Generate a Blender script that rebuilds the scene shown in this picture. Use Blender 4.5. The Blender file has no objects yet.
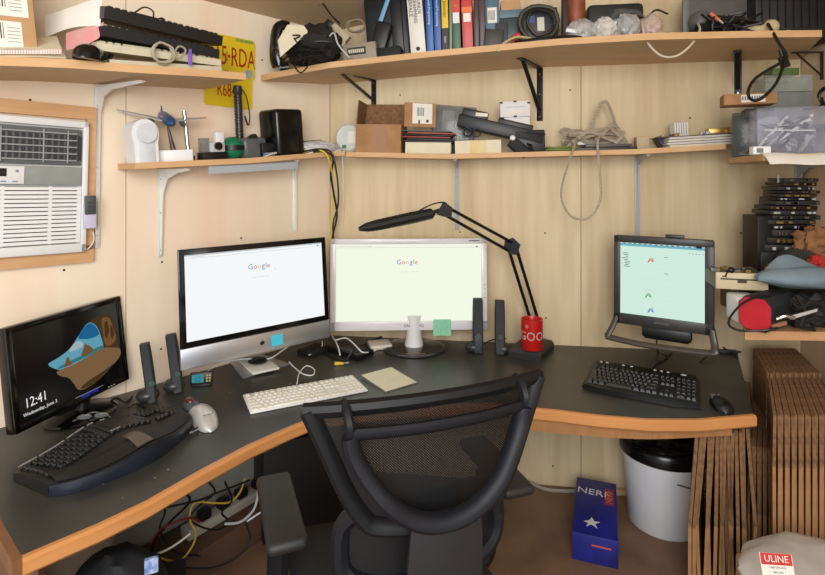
import bpy, bmesh, math, random
from mathutils import Vector as V, Matrix, noise
PI = math.pi
F, CX, HY, CAMZ, ZD = 530.0, 412.5, 175.0, 1.5, 0.68
sc = bpy.context.scene
COL = sc.collection

# ---------- camera ----------
cd = bpy.data.cameras.new('camera'); cam = bpy.data.objects.new('camera', cd); COL.objects.link(cam)
cam.location = (0, 0, CAMZ); cam.rotation_euler = (PI/2, 0, 0)
cd.sensor_width = 36; cd.sensor_fit = 'HORIZONTAL'; cd.lens = 36*F/825; cd.shift_y = -112.5/825
cd.clip_start = .02
sc.camera = cam

# ---------- measuring ----------
def W(px, py, Y): return V(((px-CX)/F*Y, Y, CAMZ-(py-HY)/F*Y))
def onz(px, py, z):
    Y = (CAMZ-z)*F/(py-HY)
    return W(px, py, Y)
def desk(px, py, h=0.0): return onz(px, py, ZD+h)
def floorp(px, py, h=0.0): return onz(px, py, h)

class Wall:
    def __init__(s, a, b):
        s.o = V((a.x, a.y, 0)); s.u = (V((b.x, b.y, 0))-s.o).normalized(); s.n = V((s.u.y, -s.u.x, 0))
        s.rz = math.atan2(s.u.y, s.u.x)
    def pt(s, px, py, off=0.0):
        r = V(((px-CX)/F, 1, 0)); P0 = s.o+s.n*off
        t = P0.dot(s.n)/r.dot(s.n)
        return W(px, py, t)
    def w(s, u, off, z): 
        p = s.o+s.u*u+s.n*off; return V((p.x, p.y, z))
    def upos(s, p): return (V((p.x, p.y, 0))-s.o).dot(s.u)
    def M(s, p, rz=0, roll=0): return Matrix.Translation(p) @ Matrix.Rotation(s.rz+rz, 4, 'Z') @ Matrix.Rotation(roll, 4, 'Y')
A_L, C_, B_ = desk(0, 428), desk(330, 335), desk(720, 352)
WL = Wall(A_L, C_); WB = Wall(C_, B_)
R_ = WB.pt(801, 300)
WR = Wall(R_, R_+WB.n)
def wallY(px):
    return WL.pt(px, 200).y if px < 330 else WB.pt(px, 200).y

# ---------- materials ----------
MATS = {}
def _nt(name):
    m = bpy.data.materials.new(name); m.use_nodes = True; nt = m.node_tree; nt.nodes.clear()
    out = nt.nodes.new('ShaderNodeOutputMaterial'); return m, nt, out
def _noise(nt, scale, detail=4, stretch=None, coord='Object'):
    tc = nt.nodes.new('ShaderNodeTexCoord'); mp = nt.nodes.new('ShaderNodeMapping'); nz = nt.nodes.new('ShaderNodeTexNoise')
    nt.links.new(tc.outputs[coord], mp.inputs[0]); nt.links.new(mp.outputs[0], nz.inputs['Vector'])
    if stretch: mp.inputs['Scale'].default_value = stretch
    nz.inputs['Scale'].default_value = scale; nz.inputs['Detail'].default_value = detail
    return nz
def lin(c):
    return tuple(((x/255)/12.92 if x/255 <= .04045 else ((x/255+.055)/1.055)**2.4) for x in c)
def mat(name, c, rough=.5, metal=0, var=.12, scale=25, bump=0, c2=None, stretch=None, alpha=1, coat=0, spec=.5, lo=.35, hi=.7, trans=0, sheen=0):
    """c in sRGB 0..255; c2 a second colour mixed in by noise"""
    if name in MATS: return MATS[name]
    m, nt, out = _nt(name); p = nt.nodes.new('ShaderNodeBsdfPrincipled')
    nt.links.new(p.outputs[0], out.inputs[0])
    a = lin(c); b = lin(c2) if c2 else tuple(x*(1-var) for x in a)
    nz = _noise(nt, scale, 4, stretch); cr = nt.nodes.new('ShaderNodeValToRGB')
    cr.color_ramp.elements[0].position = lo; cr.color_ramp.elements[1].position = hi
    cr.color_ramp.elements[0].color = (*a, 1); cr.color_ramp.elements[1].color = (*b, 1)
    nt.links.new(nz.outputs['Fac'], cr.inputs[0]); nt.links.new(cr.outputs[0], p.inputs['Base Color'])
    p.inputs['Roughness'].default_value = rough; p.inputs['Metallic'].default_value = metal
    p.inputs['Specular IOR Level'].default_value = spec
    p.inputs['Alpha'].default_value = alpha; p.inputs['Coat Weight'].default_value = coat
    p.inputs['Transmission Weight'].default_value = trans
    if bump:
        bp = nt.nodes.new('ShaderNodeBump'); bp.inputs['Strength'].default_value = bump; bp.inputs['Distance'].default_value = .003
        nt.links.new(nz.outputs['Fac'], bp.inputs['Height']); nt.links.new(bp.outputs[0], p.inputs['Normal'])
    MATS[name] = m; return m
def emit(name, c, s=1.0):
    if name in MATS: return MATS[name]
    m, nt, out = _nt(name); e = nt.nodes.new('ShaderNodeEmission'); e.inputs[0].default_value = (*lin(c), 1); e.inputs[1].default_value = s
    nt.links.new(e.outputs[0], out.inputs[0]); MATS[name] = m; return m
def plastic_clear(name, c, alpha=.3, rough=.15):
    if name in MATS: return MATS[name]
    m, nt, out = _nt(name)
    t = nt.nodes.new('ShaderNodeBsdfTransparent'); p = nt.nodes.new('ShaderNodeBsdfPrincipled'); mx = nt.nodes.new('ShaderNodeMixShader')
    p.inputs['Base Color'].default_value = (*lin(c), 1); p.inputs['Roughness'].default_value = rough
    nz = _noise(nt, 14, 3); mr = nt.nodes.new('ShaderNodeMapRange')
    mr.inputs[3].default_value = max(0, alpha-.15); mr.inputs[4].default_value = min(1, alpha+.2)
    nt.links.new(nz.outputs['Fac'], mr.inputs[0]); nt.links.new(mr.outputs[0], mx.inputs[0])
    nt.links.new(t.outputs[0], mx.inputs[1]); nt.links.new(p.outputs[0], mx.inputs[2]); nt.links.new(mx.outputs[0], out.inputs[0])
    MATS[name] = m; return m
def mesh_cloth(name, c, hole=.35, scale=210):
    """black netting: a woven grid of threads with open holes"""
    m, nt, out = _nt(name)
    tc = nt.nodes.new('ShaderNodeTexCoord'); mp = nt.nodes.new('ShaderNodeMapping'); nt.links.new(tc.outputs['Object'], mp.inputs[0])
    mp.inputs['Rotation'].default_value = (0, PI/4, 0)
    fac = None
    for d in ('X', 'Z'):
        wv = nt.nodes.new('ShaderNodeTexWave'); wv.bands_direction = d; wv.inputs['Scale'].default_value = scale/10; wv.inputs['Distortion'].default_value = .3
        nt.links.new(mp.outputs[0], wv.inputs[0])
        if fac is None: fac = wv
        else:
            mm = nt.nodes.new('ShaderNodeMath'); mm.operation = 'MULTIPLY'
            nt.links.new(fac.outputs['Fac'], mm.inputs[0]); nt.links.new(wv.outputs['Fac'], mm.inputs[1]); fac = mm
    gt = nt.nodes.new('ShaderNodeMath'); gt.operation = 'LESS_THAN'; gt.inputs[1].default_value = hole
    nt.links.new(fac.outputs[0], gt.inputs[0])
    t = nt.nodes.new('ShaderNodeBsdfTransparent'); p = nt.nodes.new('ShaderNodeBsdfPrincipled'); mx = nt.nodes.new('ShaderNodeMixShader')
    p.inputs['Base Color'].default_value = (*lin(c), 1); p.inputs['Roughness'].default_value = .6
    nt.links.new(gt.outputs[0], mx.inputs[0]); nt.links.new(t.outputs[0], mx.inputs[1]); nt.links.new(p.outputs[0], mx.inputs[2]); nt.links.new(mx.outputs[0], out.inputs[0])
    MATS[name] = m; return m
def wood(name, base, dark, knot=None, rough=.55, grain=(40, 40, 1.6), big=(2.2, 2.2, .5), streak=.5, pink=None):
    if name in MATS: return MATS[name]
    m, nt, out = _nt(name); p = nt.nodes.new('ShaderNodeBsdfPrincipled'); nt.links.new(p.outputs[0], out.inputs[0])
    n1 = _noise(nt, 1, 6, grain); n2 = _noise(nt, 1, 4, big); n2.inputs['Distortion'].default_value = 1.2
    r1 = nt.nodes.new('ShaderNodeValToRGB'); r1.color_ramp.elements[0].position = .3; r1.color_ramp.elements[1].position = .75
    r1.color_ramp.elements[0].color = (*lin(base), 1); r1.color_ramp.elements[1].color = (*lin(dark), 1)
    r2 = nt.nodes.new('ShaderNodeValToRGB'); r2.color_ramp.elements[0].position = .38; r2.color_ramp.elements[1].position = .66
    r2.color_ramp.elements[0].color = (*lin(base), 1); r2.color_ramp.elements[1].color = (*lin(pink or dark), 1)
    nt.links.new(n1.outputs['Fac'], r1.inputs[0]); nt.links.new(n2.outputs['Fac'], r2.inputs[0])
    mx = nt.nodes.new('ShaderNodeMix'); mx.data_type = 'RGBA'; mx.inputs[0].default_value = streak
    nt.links.new(r1.outputs[0], mx.inputs[6]); nt.links.new(r2.outputs[0], mx.inputs[7]); nt.links.new(mx.outputs[2], p.inputs['Base Color'])
    p.inputs['Roughness'].default_value = rough; p.inputs['Specular IOR Level'].default_value = .3
    MATS[name] = m; return m

ply_l = wood('plywood_left', (242, 226, 202), (232, 212, 182), pink=(240, 208, 182), streak=.6, grain=(16, 16, 1.2))
ply_b = wood('plywood_back', (230, 211, 176), (186, 162, 124), pink=(206, 182, 142), streak=.5, grain=(20, 20, 1.6))  # sheets differ; left and back tones also carry the walls' difference in light
ply_c = wood('plywood_ceiling', (200, 176, 142), (188, 162, 128), grain=(3, 40, 40))
ply_s = wood('plywood_shelf', (214, 184, 146), (196, 164, 124), grain=(2.5, 40, 60), big=(1.5, 5, 5))
pine = wood('pine_board', (214, 170, 124), (194, 146, 102), grain=(2.5, 40, 60), big=(1.5, 5, 5))
oak = wood('oak_edge', (208, 148, 92), (188, 126, 70), grain=(4, 4, 60), big=(2, 2, 8), rough=.35)
floor_m = mat('floor_brown', (138, 106, 80), .6, c2=(116, 88, 66), scale=6)
lam = mat('desk_laminate', (49, 49, 46), .36, c2=(68, 67, 59), scale=7, bump=.08, lo=.3, hi=.8)
black = mat('black_plastic', (17, 17, 19), .42, var=.3)
black2 = mat('black_matte', (21, 21, 22), .7, var=.3)
blackg = mat('black_gloss', (12, 12, 14), .12, var=.2)
dgrey = mat('dark_grey_plastic', (58, 60, 64), .5)
mgrey = mat('mid_grey_plastic', (120, 122, 122), .5)
lgrey = mat('light_grey_plastic', (190, 192, 192), .45)
white = mat('white_plastic', (232, 232, 232), .4, var=.05)
whitem = mat('white_painted_metal', (228, 226, 220), .45, var=.06)
bluish = mat('grey_painted_metal', (176, 182, 186), .45, var=.08)
cream = mat('cream_plastic', (226, 218, 196), .5, var=.08)
beige = mat('beige_plastic', (204, 196, 170), .5, var=.1)
alu = mat('aluminium', (206, 208, 214), .35, metal=.85, var=.04)
chrome = mat('chrome', (210, 210, 210), .15, metal=1, var=.05)
steel = mat('steel', (150, 150, 150), .35, metal=1, var=.1)
card = mat('cardboard', (176, 132, 90), .85, c2=(158, 116, 76), scale=18)
card_d = mat('cardboard_edge', (146, 108, 74), .9, c2=(112, 80, 52), scale=60)
card_l = mat('cardboard_light', (196, 156, 112), .85, var=.1)
paper = mat('paper', (236, 232, 222), .8, var=.05)
paper_y = mat('paper_cream', (228, 218, 190), .8, var=.08)
pinkm = mat('pink_paper', (226, 150, 150), .8, c2=(214, 170, 166), scale=30)
red = mat('red_glaze', (196, 32, 30), .25, var=.12)
redp = mat('red_plastic', (190, 40, 44), .45)
blue = mat('blue_ink', (36, 92, 170), .5)
yellow = mat('yellow_plastic', (226, 196, 50), .5)
green = mat('green_plastic', (20, 120, 84), .4)
gold = mat('brass', (196, 160, 90), .35, metal=.8)
text_k = mat('ink_black', (30, 30, 30), .7, var=0)
clear = plastic_clear('clear_plastic', (214, 218, 214), .3)
clear_g = plastic_clear('clear_green_plastic', (140, 180, 130), .5)
film = plastic_clear('plastic_film', (236, 236, 232), .38, .25)
film_d = plastic_clear('smoky_plastic', (120, 124, 124), .5)

# ---------- mesh builder ----------
I4 = Matrix.Identity(4)
def RX(a): return Matrix.Rotation(a, 4, 'X')
def RY(a): return Matrix.Rotation(a, 4, 'Y')
def RZ(a): return Matrix.Rotation(a, 4, 'Z')
def TR(x, y=0, z=0): return Matrix.Translation(V((x, y, z)))
def smoothpath(pts, n=6):
    pts = [V(p) for p in pts]
    if len(pts) < 3: return pts
    P = [pts[0]*2-pts[1]]+pts+[pts[-1]*2-pts[-2]]; out = []
    for i in range(1, len(P)-2):
        a, b, c, d = P[i-1:i+3]
        for k in range(n):
            t = k/n
            out.append(.5*((2*b)+(c-a)*t+(2*a-5*b+4*c-d)*t*t+(3*b-a-3*c+d)*t**3))
    out.append(pts[-1]); return out
class B:
    def __init__(s): s.bm = bmesh.new()
    def _add(s, vs, fs, m, X=None):
        if X is not None: vs = [X @ V(v) for v in vs]
        bv = [s.bm.verts.new(v) for v in vs]
        for f in fs:
            try:
                fc = s.bm.faces.new([bv[i] for i in f]); fc.material_index = m; fc.smooth = True
            except ValueError: pass
        return bv
    def box(s, c, d, m=0, X=None, bev=0, seg=2):
        cx, cy, cz = c; x, y, z = d[0]/2, d[1]/2, d[2]/2
        vs = [(cx+i*x, cy+j*y, cz+k*z) for i in (-1, 1) for j in (-1, 1) for k in (-1, 1)]
        fs = [(0, 1, 3, 2), (4, 6, 7, 5), (0, 4, 5, 1), (2, 3, 7, 6), (0, 2, 6, 4), (1, 5, 7, 3)]
        bv = s._add(vs, fs, m, X)
        if bev:
            es = {e for v in bv for e in v.link_edges}
            bmesh.ops.bevel(s.bm, geom=list(es), offset=min(bev, min(d)*.49), segments=seg, affect='EDGES', profile=.5, material=m)
        return s
    def hexa(s, lo, hi, m=0, X=None):
        """two quads (same winding, ccw from above) joined"""
        s._add(list(lo)+list(hi), [(3, 2, 1, 0), (4, 5, 6, 7), (0, 1, 5, 4), (1, 2, 6, 5), (2, 3, 7, 6), (3, 0, 4, 7)], m, X); return s
    def prism(s, pts, z0, z1, m=0, X=None, m_side=None):
        n = len(pts); vs = [(p[0], p[1], z0) for p in pts]+[(p[0], p[1], z1) for p in pts]
        s._add(vs, [tuple(range(n))[::-1], tuple(range(n, 2*n))], m, X)
        s._add(vs, [(i, (i+1) % n, n+(i+1) % n, n+i) for i in range(n)], m if m_side is None else m_side, X); return s
    def cyl(s, a, b, r, r2=None, seg=16, m=0, X=None, cap=True):
        a, b = V(a), V(b); r2 = r if r2 is None else r2; d = (b-a).normalized()
        t = d.orthogonal().normalized(); q = d.cross(t)
        vs = []
        for p, rr in ((a, r), (b, r2)):
            for i in range(seg):
                an = 2*PI*i/seg; vs.append(p+(t*math.cos(an)+q*math.sin(an))*rr)
        fs = [(i, (i+1) % seg, seg+(i+1) % seg, seg+i) for i in range(seg)]
        if cap: fs += [tuple(range(seg))[::-1], tuple(range(seg, 2*seg))]
        s._add(vs, fs, m, X); return s
    def tube(s, pts, r, seg=8, m=0, X=None, n=6, smooth=True, flat=1.0):
        P = smoothpath(pts, n) if smooth else [V(p) for p in pts]
        vs = []; up = None
        for i, p in enumerate(P):
            d = (P[min(i+1, len(P)-1)]-P[max(i-1, 0)])
            d = d.normalized() if d.length > 1e-9 else V((0, 0, 1))
            if up is None: up = d.orthogonal().normalized()
            else:
                up = up-d*up.dot(d)
                up = up.normalized() if up.length > 1e-6 else d.orthogonal().normalized()
            q = d.cross(up)
            rr = r(i/(len(P)-1)) if callable(r) else r
            for k in range(seg):
                a = 2*PI*k/seg; vs.append(p+up*math.cos(a)*rr+q*math.sin(a)*rr*flat)
        N = len(P); fs = [(i*seg+k, i*seg+(k+1) % seg, (i+1)*seg+(k+1) % seg, (i+1)*seg+k) for i in range(N-1) for k in range(seg)]
        fs += [tuple(range(seg))[::-1], tuple(range((N-1)*seg, N*seg))]
        s._add(vs, fs, m, X); return s
    def bar(s, a, b, w, h, m=0, X=None):
        a, b = V(a), V(b); d = (b-a); L = d.length; d.normalize()
        up = V((0, 0, 1)) if abs(d.z) < .95 else V((0, 1, 0))
        x = d.cross(up).normalized(); z = x.cross(d)
        mm = Matrix((( x.x, d.x, z.x, (a.x+b.x)/2), (x.y, d.y, z.y, (a.y+b.y)/2), (x.z, d.z, z.z, (a.z+b.z)/2), (0, 0, 0, 1)))
        return s.box((0, 0, 0), (w, L, h), m, (X @ mm) if X is not None else mm)
    def lathe(s, prof, seg=32, m=0, X=None, cap=True, sx=1, sy=1):
        vs = []
        for r, z in prof:
            for i in range(seg):
                a = 2*PI*i/seg; vs.append((r*math.cos(a)*sx, r*math.sin(a)*sy, z))
        n = len(prof); fs = [(j*seg+i, j*seg+(i+1) % seg, (j+1)*seg+(i+1) % seg, (j+1)*seg+i) for j in range(n-1) for i in range(seg)]
        if cap: fs += [tuple(range(seg))[::-1], tuple(range((n-1)*seg, n*seg))]
        s._add(vs, fs, m, X); return s
    def ell(s, c, r, m=0, X=None, seg=20, ring=12, amp=0, seed=0, freq=6, clip=None):
        vs = []; c = V(c)
        for j in range(ring+1):
            th = PI*j/ring
            for i in range(seg):
                a = 2*PI*i/seg
                d = V((math.sin(th)*math.cos(a), math.sin(th)*math.sin(a), math.cos(th)))
                k = 1+amp*noise.noise(d*freq*.5+V((seed*7.1, seed*3.3, seed)))+amp*.5*noise.noise(d*freq+V((seed, 9, seed*2)))
                p = V((d.x*r[0]*k, d.y*r[1]*k, d.z*r[2]*k))
                if clip is not None: p.z = max(p.z, clip)
                vs.append(c+p)
        fs = [(j*seg+i, (j+1)*seg+i, (j+1)*seg+(i+1) % seg, j*seg+(i+1) % seg) for j in range(ring) for i in range(seg)]
        s._add(vs, fs, m, X); bmesh.ops.remove_doubles(s.bm, verts=s.bm.verts, dist=1e-6); return s
    def grid(s, fn, nu, nv, m=0, X=None, thick=0):
        vs = [V(fn(i/nu, j/nv)) for j in range(nv+1) for i in range(nu+1)]
        w = nu+1; fs = [(j*w+i, j*w+i+1, (j+1)*w+i+1, (j+1)*w+i) for j in range(nv) for i in range(nu)]
        if thick:
            nn = []
            for j in range(nv+1):
                for i in range(nu+1):
                    a = vs[j*w+min(i+1, nu)]-vs[j*w+max(i-1, 0)]; b = vs[min(j+1, nv)*w+i]-vs[max(j-1, 0)*w+i]
                    q = a.cross(b); nn.append(q.normalized() if q.length > 1e-12 else V((0, 0, 1)))
            N = len(vs); vs2 = vs+[v-n*thick for v, n in zip(vs, nn)]
            fs2 = fs+[tuple(N+k for k in f[::-1]) for f in fs]
            bd = [j for j in range(nu+1)]+[j*w+nu for j in range(1, nv+1)]+[nv*w+i for i in range(nu-1, -1, -1)]+[j*w for j in range(nv-1, 0, -1)]
            for k in range(len(bd)):
                a, b = bd[k], bd[(k+1) % len(bd)]; fs2.append((b, a, N+a, N+b))
            s._add(vs2, fs2, m, X)
        else: s._add(vs, fs, m, X)
        return s
    def quad(s, pts, m=0, X=None): s._add(pts, [tuple(range(len(pts)))], m, X); return s
    def text(s, body, size, X, m=0, ext=.0003, fn=None, sx=1, align='CENTER'):
        cu = bpy.data.curves.new('t', 'FONT'); cu.body = body; cu.size = size; cu.extrude = ext; cu.align_x = align; cu.align_y = 'CENTER'; cu.resolution_u = 2
        o = bpy.data.objects.new('t', cu); me = o.to_mesh()
        vs = [V((v.co.x*sx, v.co.y, v.co.z)) for v in me.vertices]
        if fn: vs = [V(fn(v)) for v in vs]
        fs = [tuple(p.vertices) for p in me.polygons]
        s._add(vs, fs, m, X); o.to_mesh_clear(); bpy.data.objects.remove(o); bpy.data.curves.remove(cu); return s
    def build(s, name, mats, parent=None, M=None, sharp=38, label=None, cat=None, group=None, kind=None):
        bmesh.ops.recalc_face_normals(s.bm, faces=s.bm.faces); s.bm.normal_update()
        for e in s.bm.edges:
            if len(e.link_faces) == 2:
                try: e.smooth = e.calc_face_angle() < math.radians(sharp)
                except ValueError: pass
        me = bpy.data.meshes.new(name); s.bm.to_mesh(me); s.bm.free()
        for mm in (mats if isinstance(mats, (list, tuple)) else [mats]): me.materials.append(mm)
        o = bpy.data.objects.new(name, me); COL.objects.link(o)
        if parent is not None: o.parent = parent
        if M is not None: o.matrix_basis = M
        tag(o, label, cat, group, kind); return o
def tag(o, label=None, cat=None, group=None, kind=None):
    if label: o['label'] = label
    if cat: o['category'] = cat
    if group: o['group'] = group
    if kind: o['kind'] = kind
    return o
def T(name, label, cat, M, group=None):
    o = bpy.data.objects.new(name, None); COL.objects.link(o); o.empty_display_size = .05
    if isinstance(M, V): M = Matrix.Translation(M)
    o.matrix_basis = M; return tag(o, label, cat, group)
def copy_tree(o, M=None, label=None, parent=None):
    c = o.copy(); COL.objects.link(c)
    if parent is not None: c.parent = parent
    if M is not None: c.matrix_basis = M
    if label: c['label'] = label
    for ch in list(o.children): copy_tree(ch, None, None, c)
    return c
def XZ(x=0, y=0, z=0):
    """local matrix that stands flat XY artwork up in the XZ plane facing -Y"""
    return TR(x, y, z) @ RX(PI/2)
def place(p, rz=0, rx=0, ry=0): return Matrix.Translation(V(p)) @ RZ(rz) @ RX(rx) @ RY(ry)
def cable(name, label, pts, r=.003, m=None, group=None, cat='cable', seg=6, n=6):
    pts = [V(p) for p in pts]; o0 = pts[0]
    return B().tube([p-o0 for p in pts], r, seg, n=n).build(name, m or black, M=Matrix.Translation(o0), label=label, cat=cat, group=group)
# ---------- setting ----------
ZC = CAMZ+(HY-33)/F*C_.y           # ceiling height
def wall_panels(name, wall, cuts, m, screws=(), ZC=2.95):
    b = B(); L = cuts
    for a, c in zip(L[:-1], L[1:]):
        b.box(((a+c)/2, .009, ZC/2), (c-a-.003, .018, ZC), 0)
    b.box(((L[0]+L[-1])/2, .04, ZC/2), (L[-1]-L[0]+.16, .04, ZC), 1)
    for (px, py) in screws:
        p = wall.pt(px, py, .0); u = wall.upos(p)
        b.cyl((u, .002, p.z), (u, -.0012, p.z), .0042, seg=8, m=2)
    return b.build(name, [m, mat('panel_gap', (60, 44, 30), .9), mat('screw_head', (50, 44, 40), .5, metal=.6)],
                   M=Matrix.Translation(wall.o) @ RZ(wall.rz), kind='structure')
LC = (V((C_.x, C_.y, 0))-WL.o).length
s1 = WL.upos(WL.pt(126, 200))
wall_panels('wall_left', WL, [-1.6, s1-1.22, s1, LC], ply_l,
            [(162, 262), (64, 270), (241, 238), (161, 349), (30, 100), (26, 7), (155, 140), (98, 96), (262, 60)])
s2 = WB.upos(WB.pt(581, 250)); LB = (V((R_.x, R_.y, 0))-WB.o).length
wall_panels('wall_back', WB, [0, s2, LB], ply_b,
            [(545, 233), (546, 318), (741, 233), (553, 466), (460, 232), (570, 90), (690, 118), (640, 240), (400, 95), (633, 244)])
wall_panels('wall_right', WR, [0, 1.2, 2.6], wood('plywood_right', (220, 196, 164), (206, 178, 142)), [])
near = [WL.w(-1.6, 0, 0), V((-2.0, -.6, 0)), V((2.0, -.6, 0)), WR.w(2.6, 0, 0)]
fl = [p for p in (WL.w(-1.6, -.02, 0), WL.w(LC, -.02, 0), WB.w(LB, -.02, 0), WR.w(2.6, -.02, 0))]
fl = [V((-3, -1.2, 0)), V((-3, .6, 0))]+fl[0:3]+[V((2.6, 1.6, 0)), V((2.6, -1.2, 0))]
B().prism([(p.x, p.y) for p in fl][::-1], -.05, 0).build('floor', floor_m, kind='structure')
cl = [V((-2.3, .05, 0)), WL.w(-1.6, -.02, 0), WL.w(LC, -.02, 0), WB.w(LB, -.02, 0), WR.w(2.6, -.02, 0)]
def zceil(p): return ZC+.22*max(0, (V((p.x, p.y, 0))-WL.o).dot(WL.n))
cb = B(); cl = cl[::-1]
ctr = sum(((p) for p in cl), V((0, 0, 0)))/len(cl)
lo = [V((p.x, p.y, zceil(p)))-ctr*0 for p in cl]; n_ = len(lo)
cb._add(lo+[p+V((0, 0, .05)) for p in lo], [tuple(range(n_)), tuple(range(n_, 2*n_))[::-1]]+[(i, (i+1) % n_, n_+(i+1) % n_, n_+i) for i in range(n_)], 0)
cb.build('ceiling', ply_c, kind='structure')

# ---------- shelves ----------
class Shelf:
    """front edge: knots (px, y of the top front edge, distance from the camera plane)"""
    def __init__(s, wall, knots, gap=0.0):
        s.wall = wall; s.k = knots
        s.front = [W(*k) for k in knots]
    def z(s, px):
        k = s.k; zs = [p.z for p in s.front]
        if px <= k[0][0]: a = 0
        else:
            a = len(k)-2
            for i in range(len(k)-1):
                if k[i][0] <= px <= k[i+1][0]: a = i; break
        t = (px-k[a][0])/(k[a+1][0]-k[a][0])
        t = min(max(t, -.2), 1.2)
        return zs[a]+(zs[a+1]-zs[a])*t
    def pos(s, px, off):
        p = s.wall.pt(px, 200, off); return V((p.x, p.y, s.z(px)))
    def slot(s, x0, x1, ytop, off, yaw=0, roll=0, lift=0):
        a, b = s.pos(x0, off), s.pos(x1, off); c = (a+b)/2; c.z = s.z((x0+x1)/2)+lift
        w = (V((a.x, a.y))-V((b.x, b.y))).length
        h = CAMZ+(HY-ytop)/F*c.y-c.z
        dz = s.z(x1)-s.z(x0); return s.wall.M(c, yaw, roll-math.atan2(dz, max(w, .05))), w, h
    def board(s, name, th, label, mats, back_gap=.001, ends=None):
        n = len(s.front); o0 = s.front[0].copy(); b = B(); top = []; bot = []
        for p in s.front:
            d = (V((p.x, p.y, 0))-s.wall.o).dot(s.wall.n)
            q = p-s.wall.n*(d-back_gap); top.append((p-o0, q-o0))
        if ends:
            for i, q in ends.items(): top[i] = (top[i][0], q-o0)
        D = V((0, 0, th))
        for i in range(n-1):
            f0, b0 = top[i]; f1, b1 = top[i+1]
            b._add([f0, f1, b1, b0, f0-D, f1-D, b1-D, b0-D], [(0, 1, 2, 3), (7, 6, 5, 4)], 0)
            b._add([f0, f1, f1-D, f0-D], [(3, 2, 1, 0)], 1); b._add([b0, b1, b1-D, b0-D], [(0, 1, 2, 3)], 1)
        for k in (0, n-1):
            f0, b0 = top[k]; b._add([f0, b0, b0-D, f0-D], [(0, 1, 2, 3)], 1)
        bmesh.ops.remove_doubles(b.bm, verts=b.bm.verts, dist=1e-5)
        return b.build(name, mats, M=Matrix.Translation(o0), label=label, cat='shelf')
def fk(wall, off, pts): return [(px, py, wall.pt(px, 100, off).y) for px, py in pts]
ply_e = wood('plywood_edge', (222, 182, 134), (200, 156, 110), grain=(3, 3, 200), big=(3, 3, 10))
SM = [ply_s, ply_e]
S1 = Shelf(WL, [(-60, 52, WL.pt(-60, 0, .33).y)]+fk(WL, .33, [(0, 56), (65, 59), (140, 65), (200, 69), (246, 73)]))
S1.board('wall_shelf', .026, 'plywood shelf above the air conditioner, carrying stacked keyboards', SM)
S2 = Shelf(WL, fk(WL, .17, [(135, 163), (200, 160), (250, 158), (300, 154), (334, 151.5)])+[(345, 151, WB.pt(345, 100, .20).y+.0)])
S2.board('wall_shelf', .022, 'short plywood shelf carrying the model aeroplane and black computer case', SM, ends={4: WL.w(LC-.002, .001, S2.front[4].z)})
S3 = Shelf(WB, [(275, 72, 2.34), (330, 62, 2.30), (430, 51, 2.25), (560, 38.5, 2.13), (650, 33, 2.05), (740, 31, 2.03), (822, 30, 2.02)])
lw = WL.pt(275, 100, .0); e0 = WL.w(WL.upos(S3.front[0])-.0, .001, S3.front[0].z)
S3.board('wall_shelf', .026, 'long top plywood shelf over the back wall, loaded with books and cables', SM,
         ends={0: e0, 1: WB.w(.002, .001, S3.front[1].z), 6: WB.w(LB-.002, .001, S3.front[6].z)})
S4 = Shelf(WB, fk(WB, .20, [(346, 152), (450, 154), (560, 151), (640, 149), (726, 144)]))
S4.board('wall_shelf', .022, 'middle plywood shelf on the back wall, carrying the open cardboard box', SM)
# the two shelves that run along the right wall towards the camera
def board_poly(name, pts, z, th, label, mats):
    o0 = V((pts[0].x, pts[0].y, z)); b = B()
    b.prism([(p.x-o0.x, p.y-o0.y) for p in pts], -th, 0, 0, m_side=1)
    return b.build(name, mats, M=Matrix.Translation(o0), label=label, cat='shelf')
Z5 = CAMZ+(HY-156)/F*2.0
p5 = [W(763, 160, 1.83), W(729, 150, 2.24), WB.w(WB.upos(WB.pt(729, 150, 0)), .001, Z5), WB.w(LB-.002, .001, Z5), WR.w(.62, .001, Z5)]
board_poly('wall_shelf', p5[::-1], Z5, .022, 'plywood shelf holding the clear plastic parts bins in the right corner', SM)
Z6 = CAMZ-(331-HY)/F*1.80
def on6(px, py, h=0): return onz(px, py, Z6+h)
p6 = [W(745, 331, 1.80), W(739, 262, (CAMZ-Z6)*F/(262+30-HY)), WB.w(WB.upos(WB.pt(732, 300, 0)), .001, Z6), WB.w(LB-.002, .001, Z6), WR.w(.75, .001, Z6)]
pe = W(860, 331, 1.80)
p6 = p6[:4]+[WR.w(WR.upos(pe)-.0, .001, Z6)]
board_poly('wall_shelf', p6[::-1], Z6, .030, 'low pine shelf above the flattened cardboard, holding the red speaker', [pine, pine])

# ---------- shelf brackets ----------
def bracket_metal(name, label, wall, px, ytop, ybot, arm, m, w=.02, brace=False, group=None, yaw=0, gus=.07):
    """L bracket: wall leg + arm under the board, curved gusset (white) or straight brace (black)"""
    p = wall.pt(px, ytop, .002); q = wall.pt(px, ybot, .002); H = p.z-q.z
    t = T(name, label, 'shelf bracket', wall.M(V((p.x, p.y, p.z)), yaw), group)
    b = B(); b.box((0, -.0025, -H/2), (w, .005, H), bev=.001)
    if not brace:
        b.prism([(-.002, 0), (-.002, -H*.97), (-.010, -H*.97), (-.018, -gus-.03), (-.04, -gus*.6), (-gus-.02, -.018), (-arm, -.008), (-arm, 0)], -.003, .003,
                X=Matrix(((0, 0, 1, 0), (1, 0, 0, 0), (0, 1, 0, 0), (0, 0, 0, 1))))
    for k in (.12, .5, .92): b.cyl((0, -.004, -H*k), (0, -.0075, -H*k), .0045, seg=8, m=1)
    b.build('wall_leg', [m, steel], t)
    B().box((0, -arm/2, -.0025), (w, arm, .005), bev=.001).build('shelf_arm', m, t)
    if brace:
        B().bar((0, -arm*.82, -.008), (0, -.008, -H*.80), w*.62, .006).build('brace', m, t)
    return t
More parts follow.
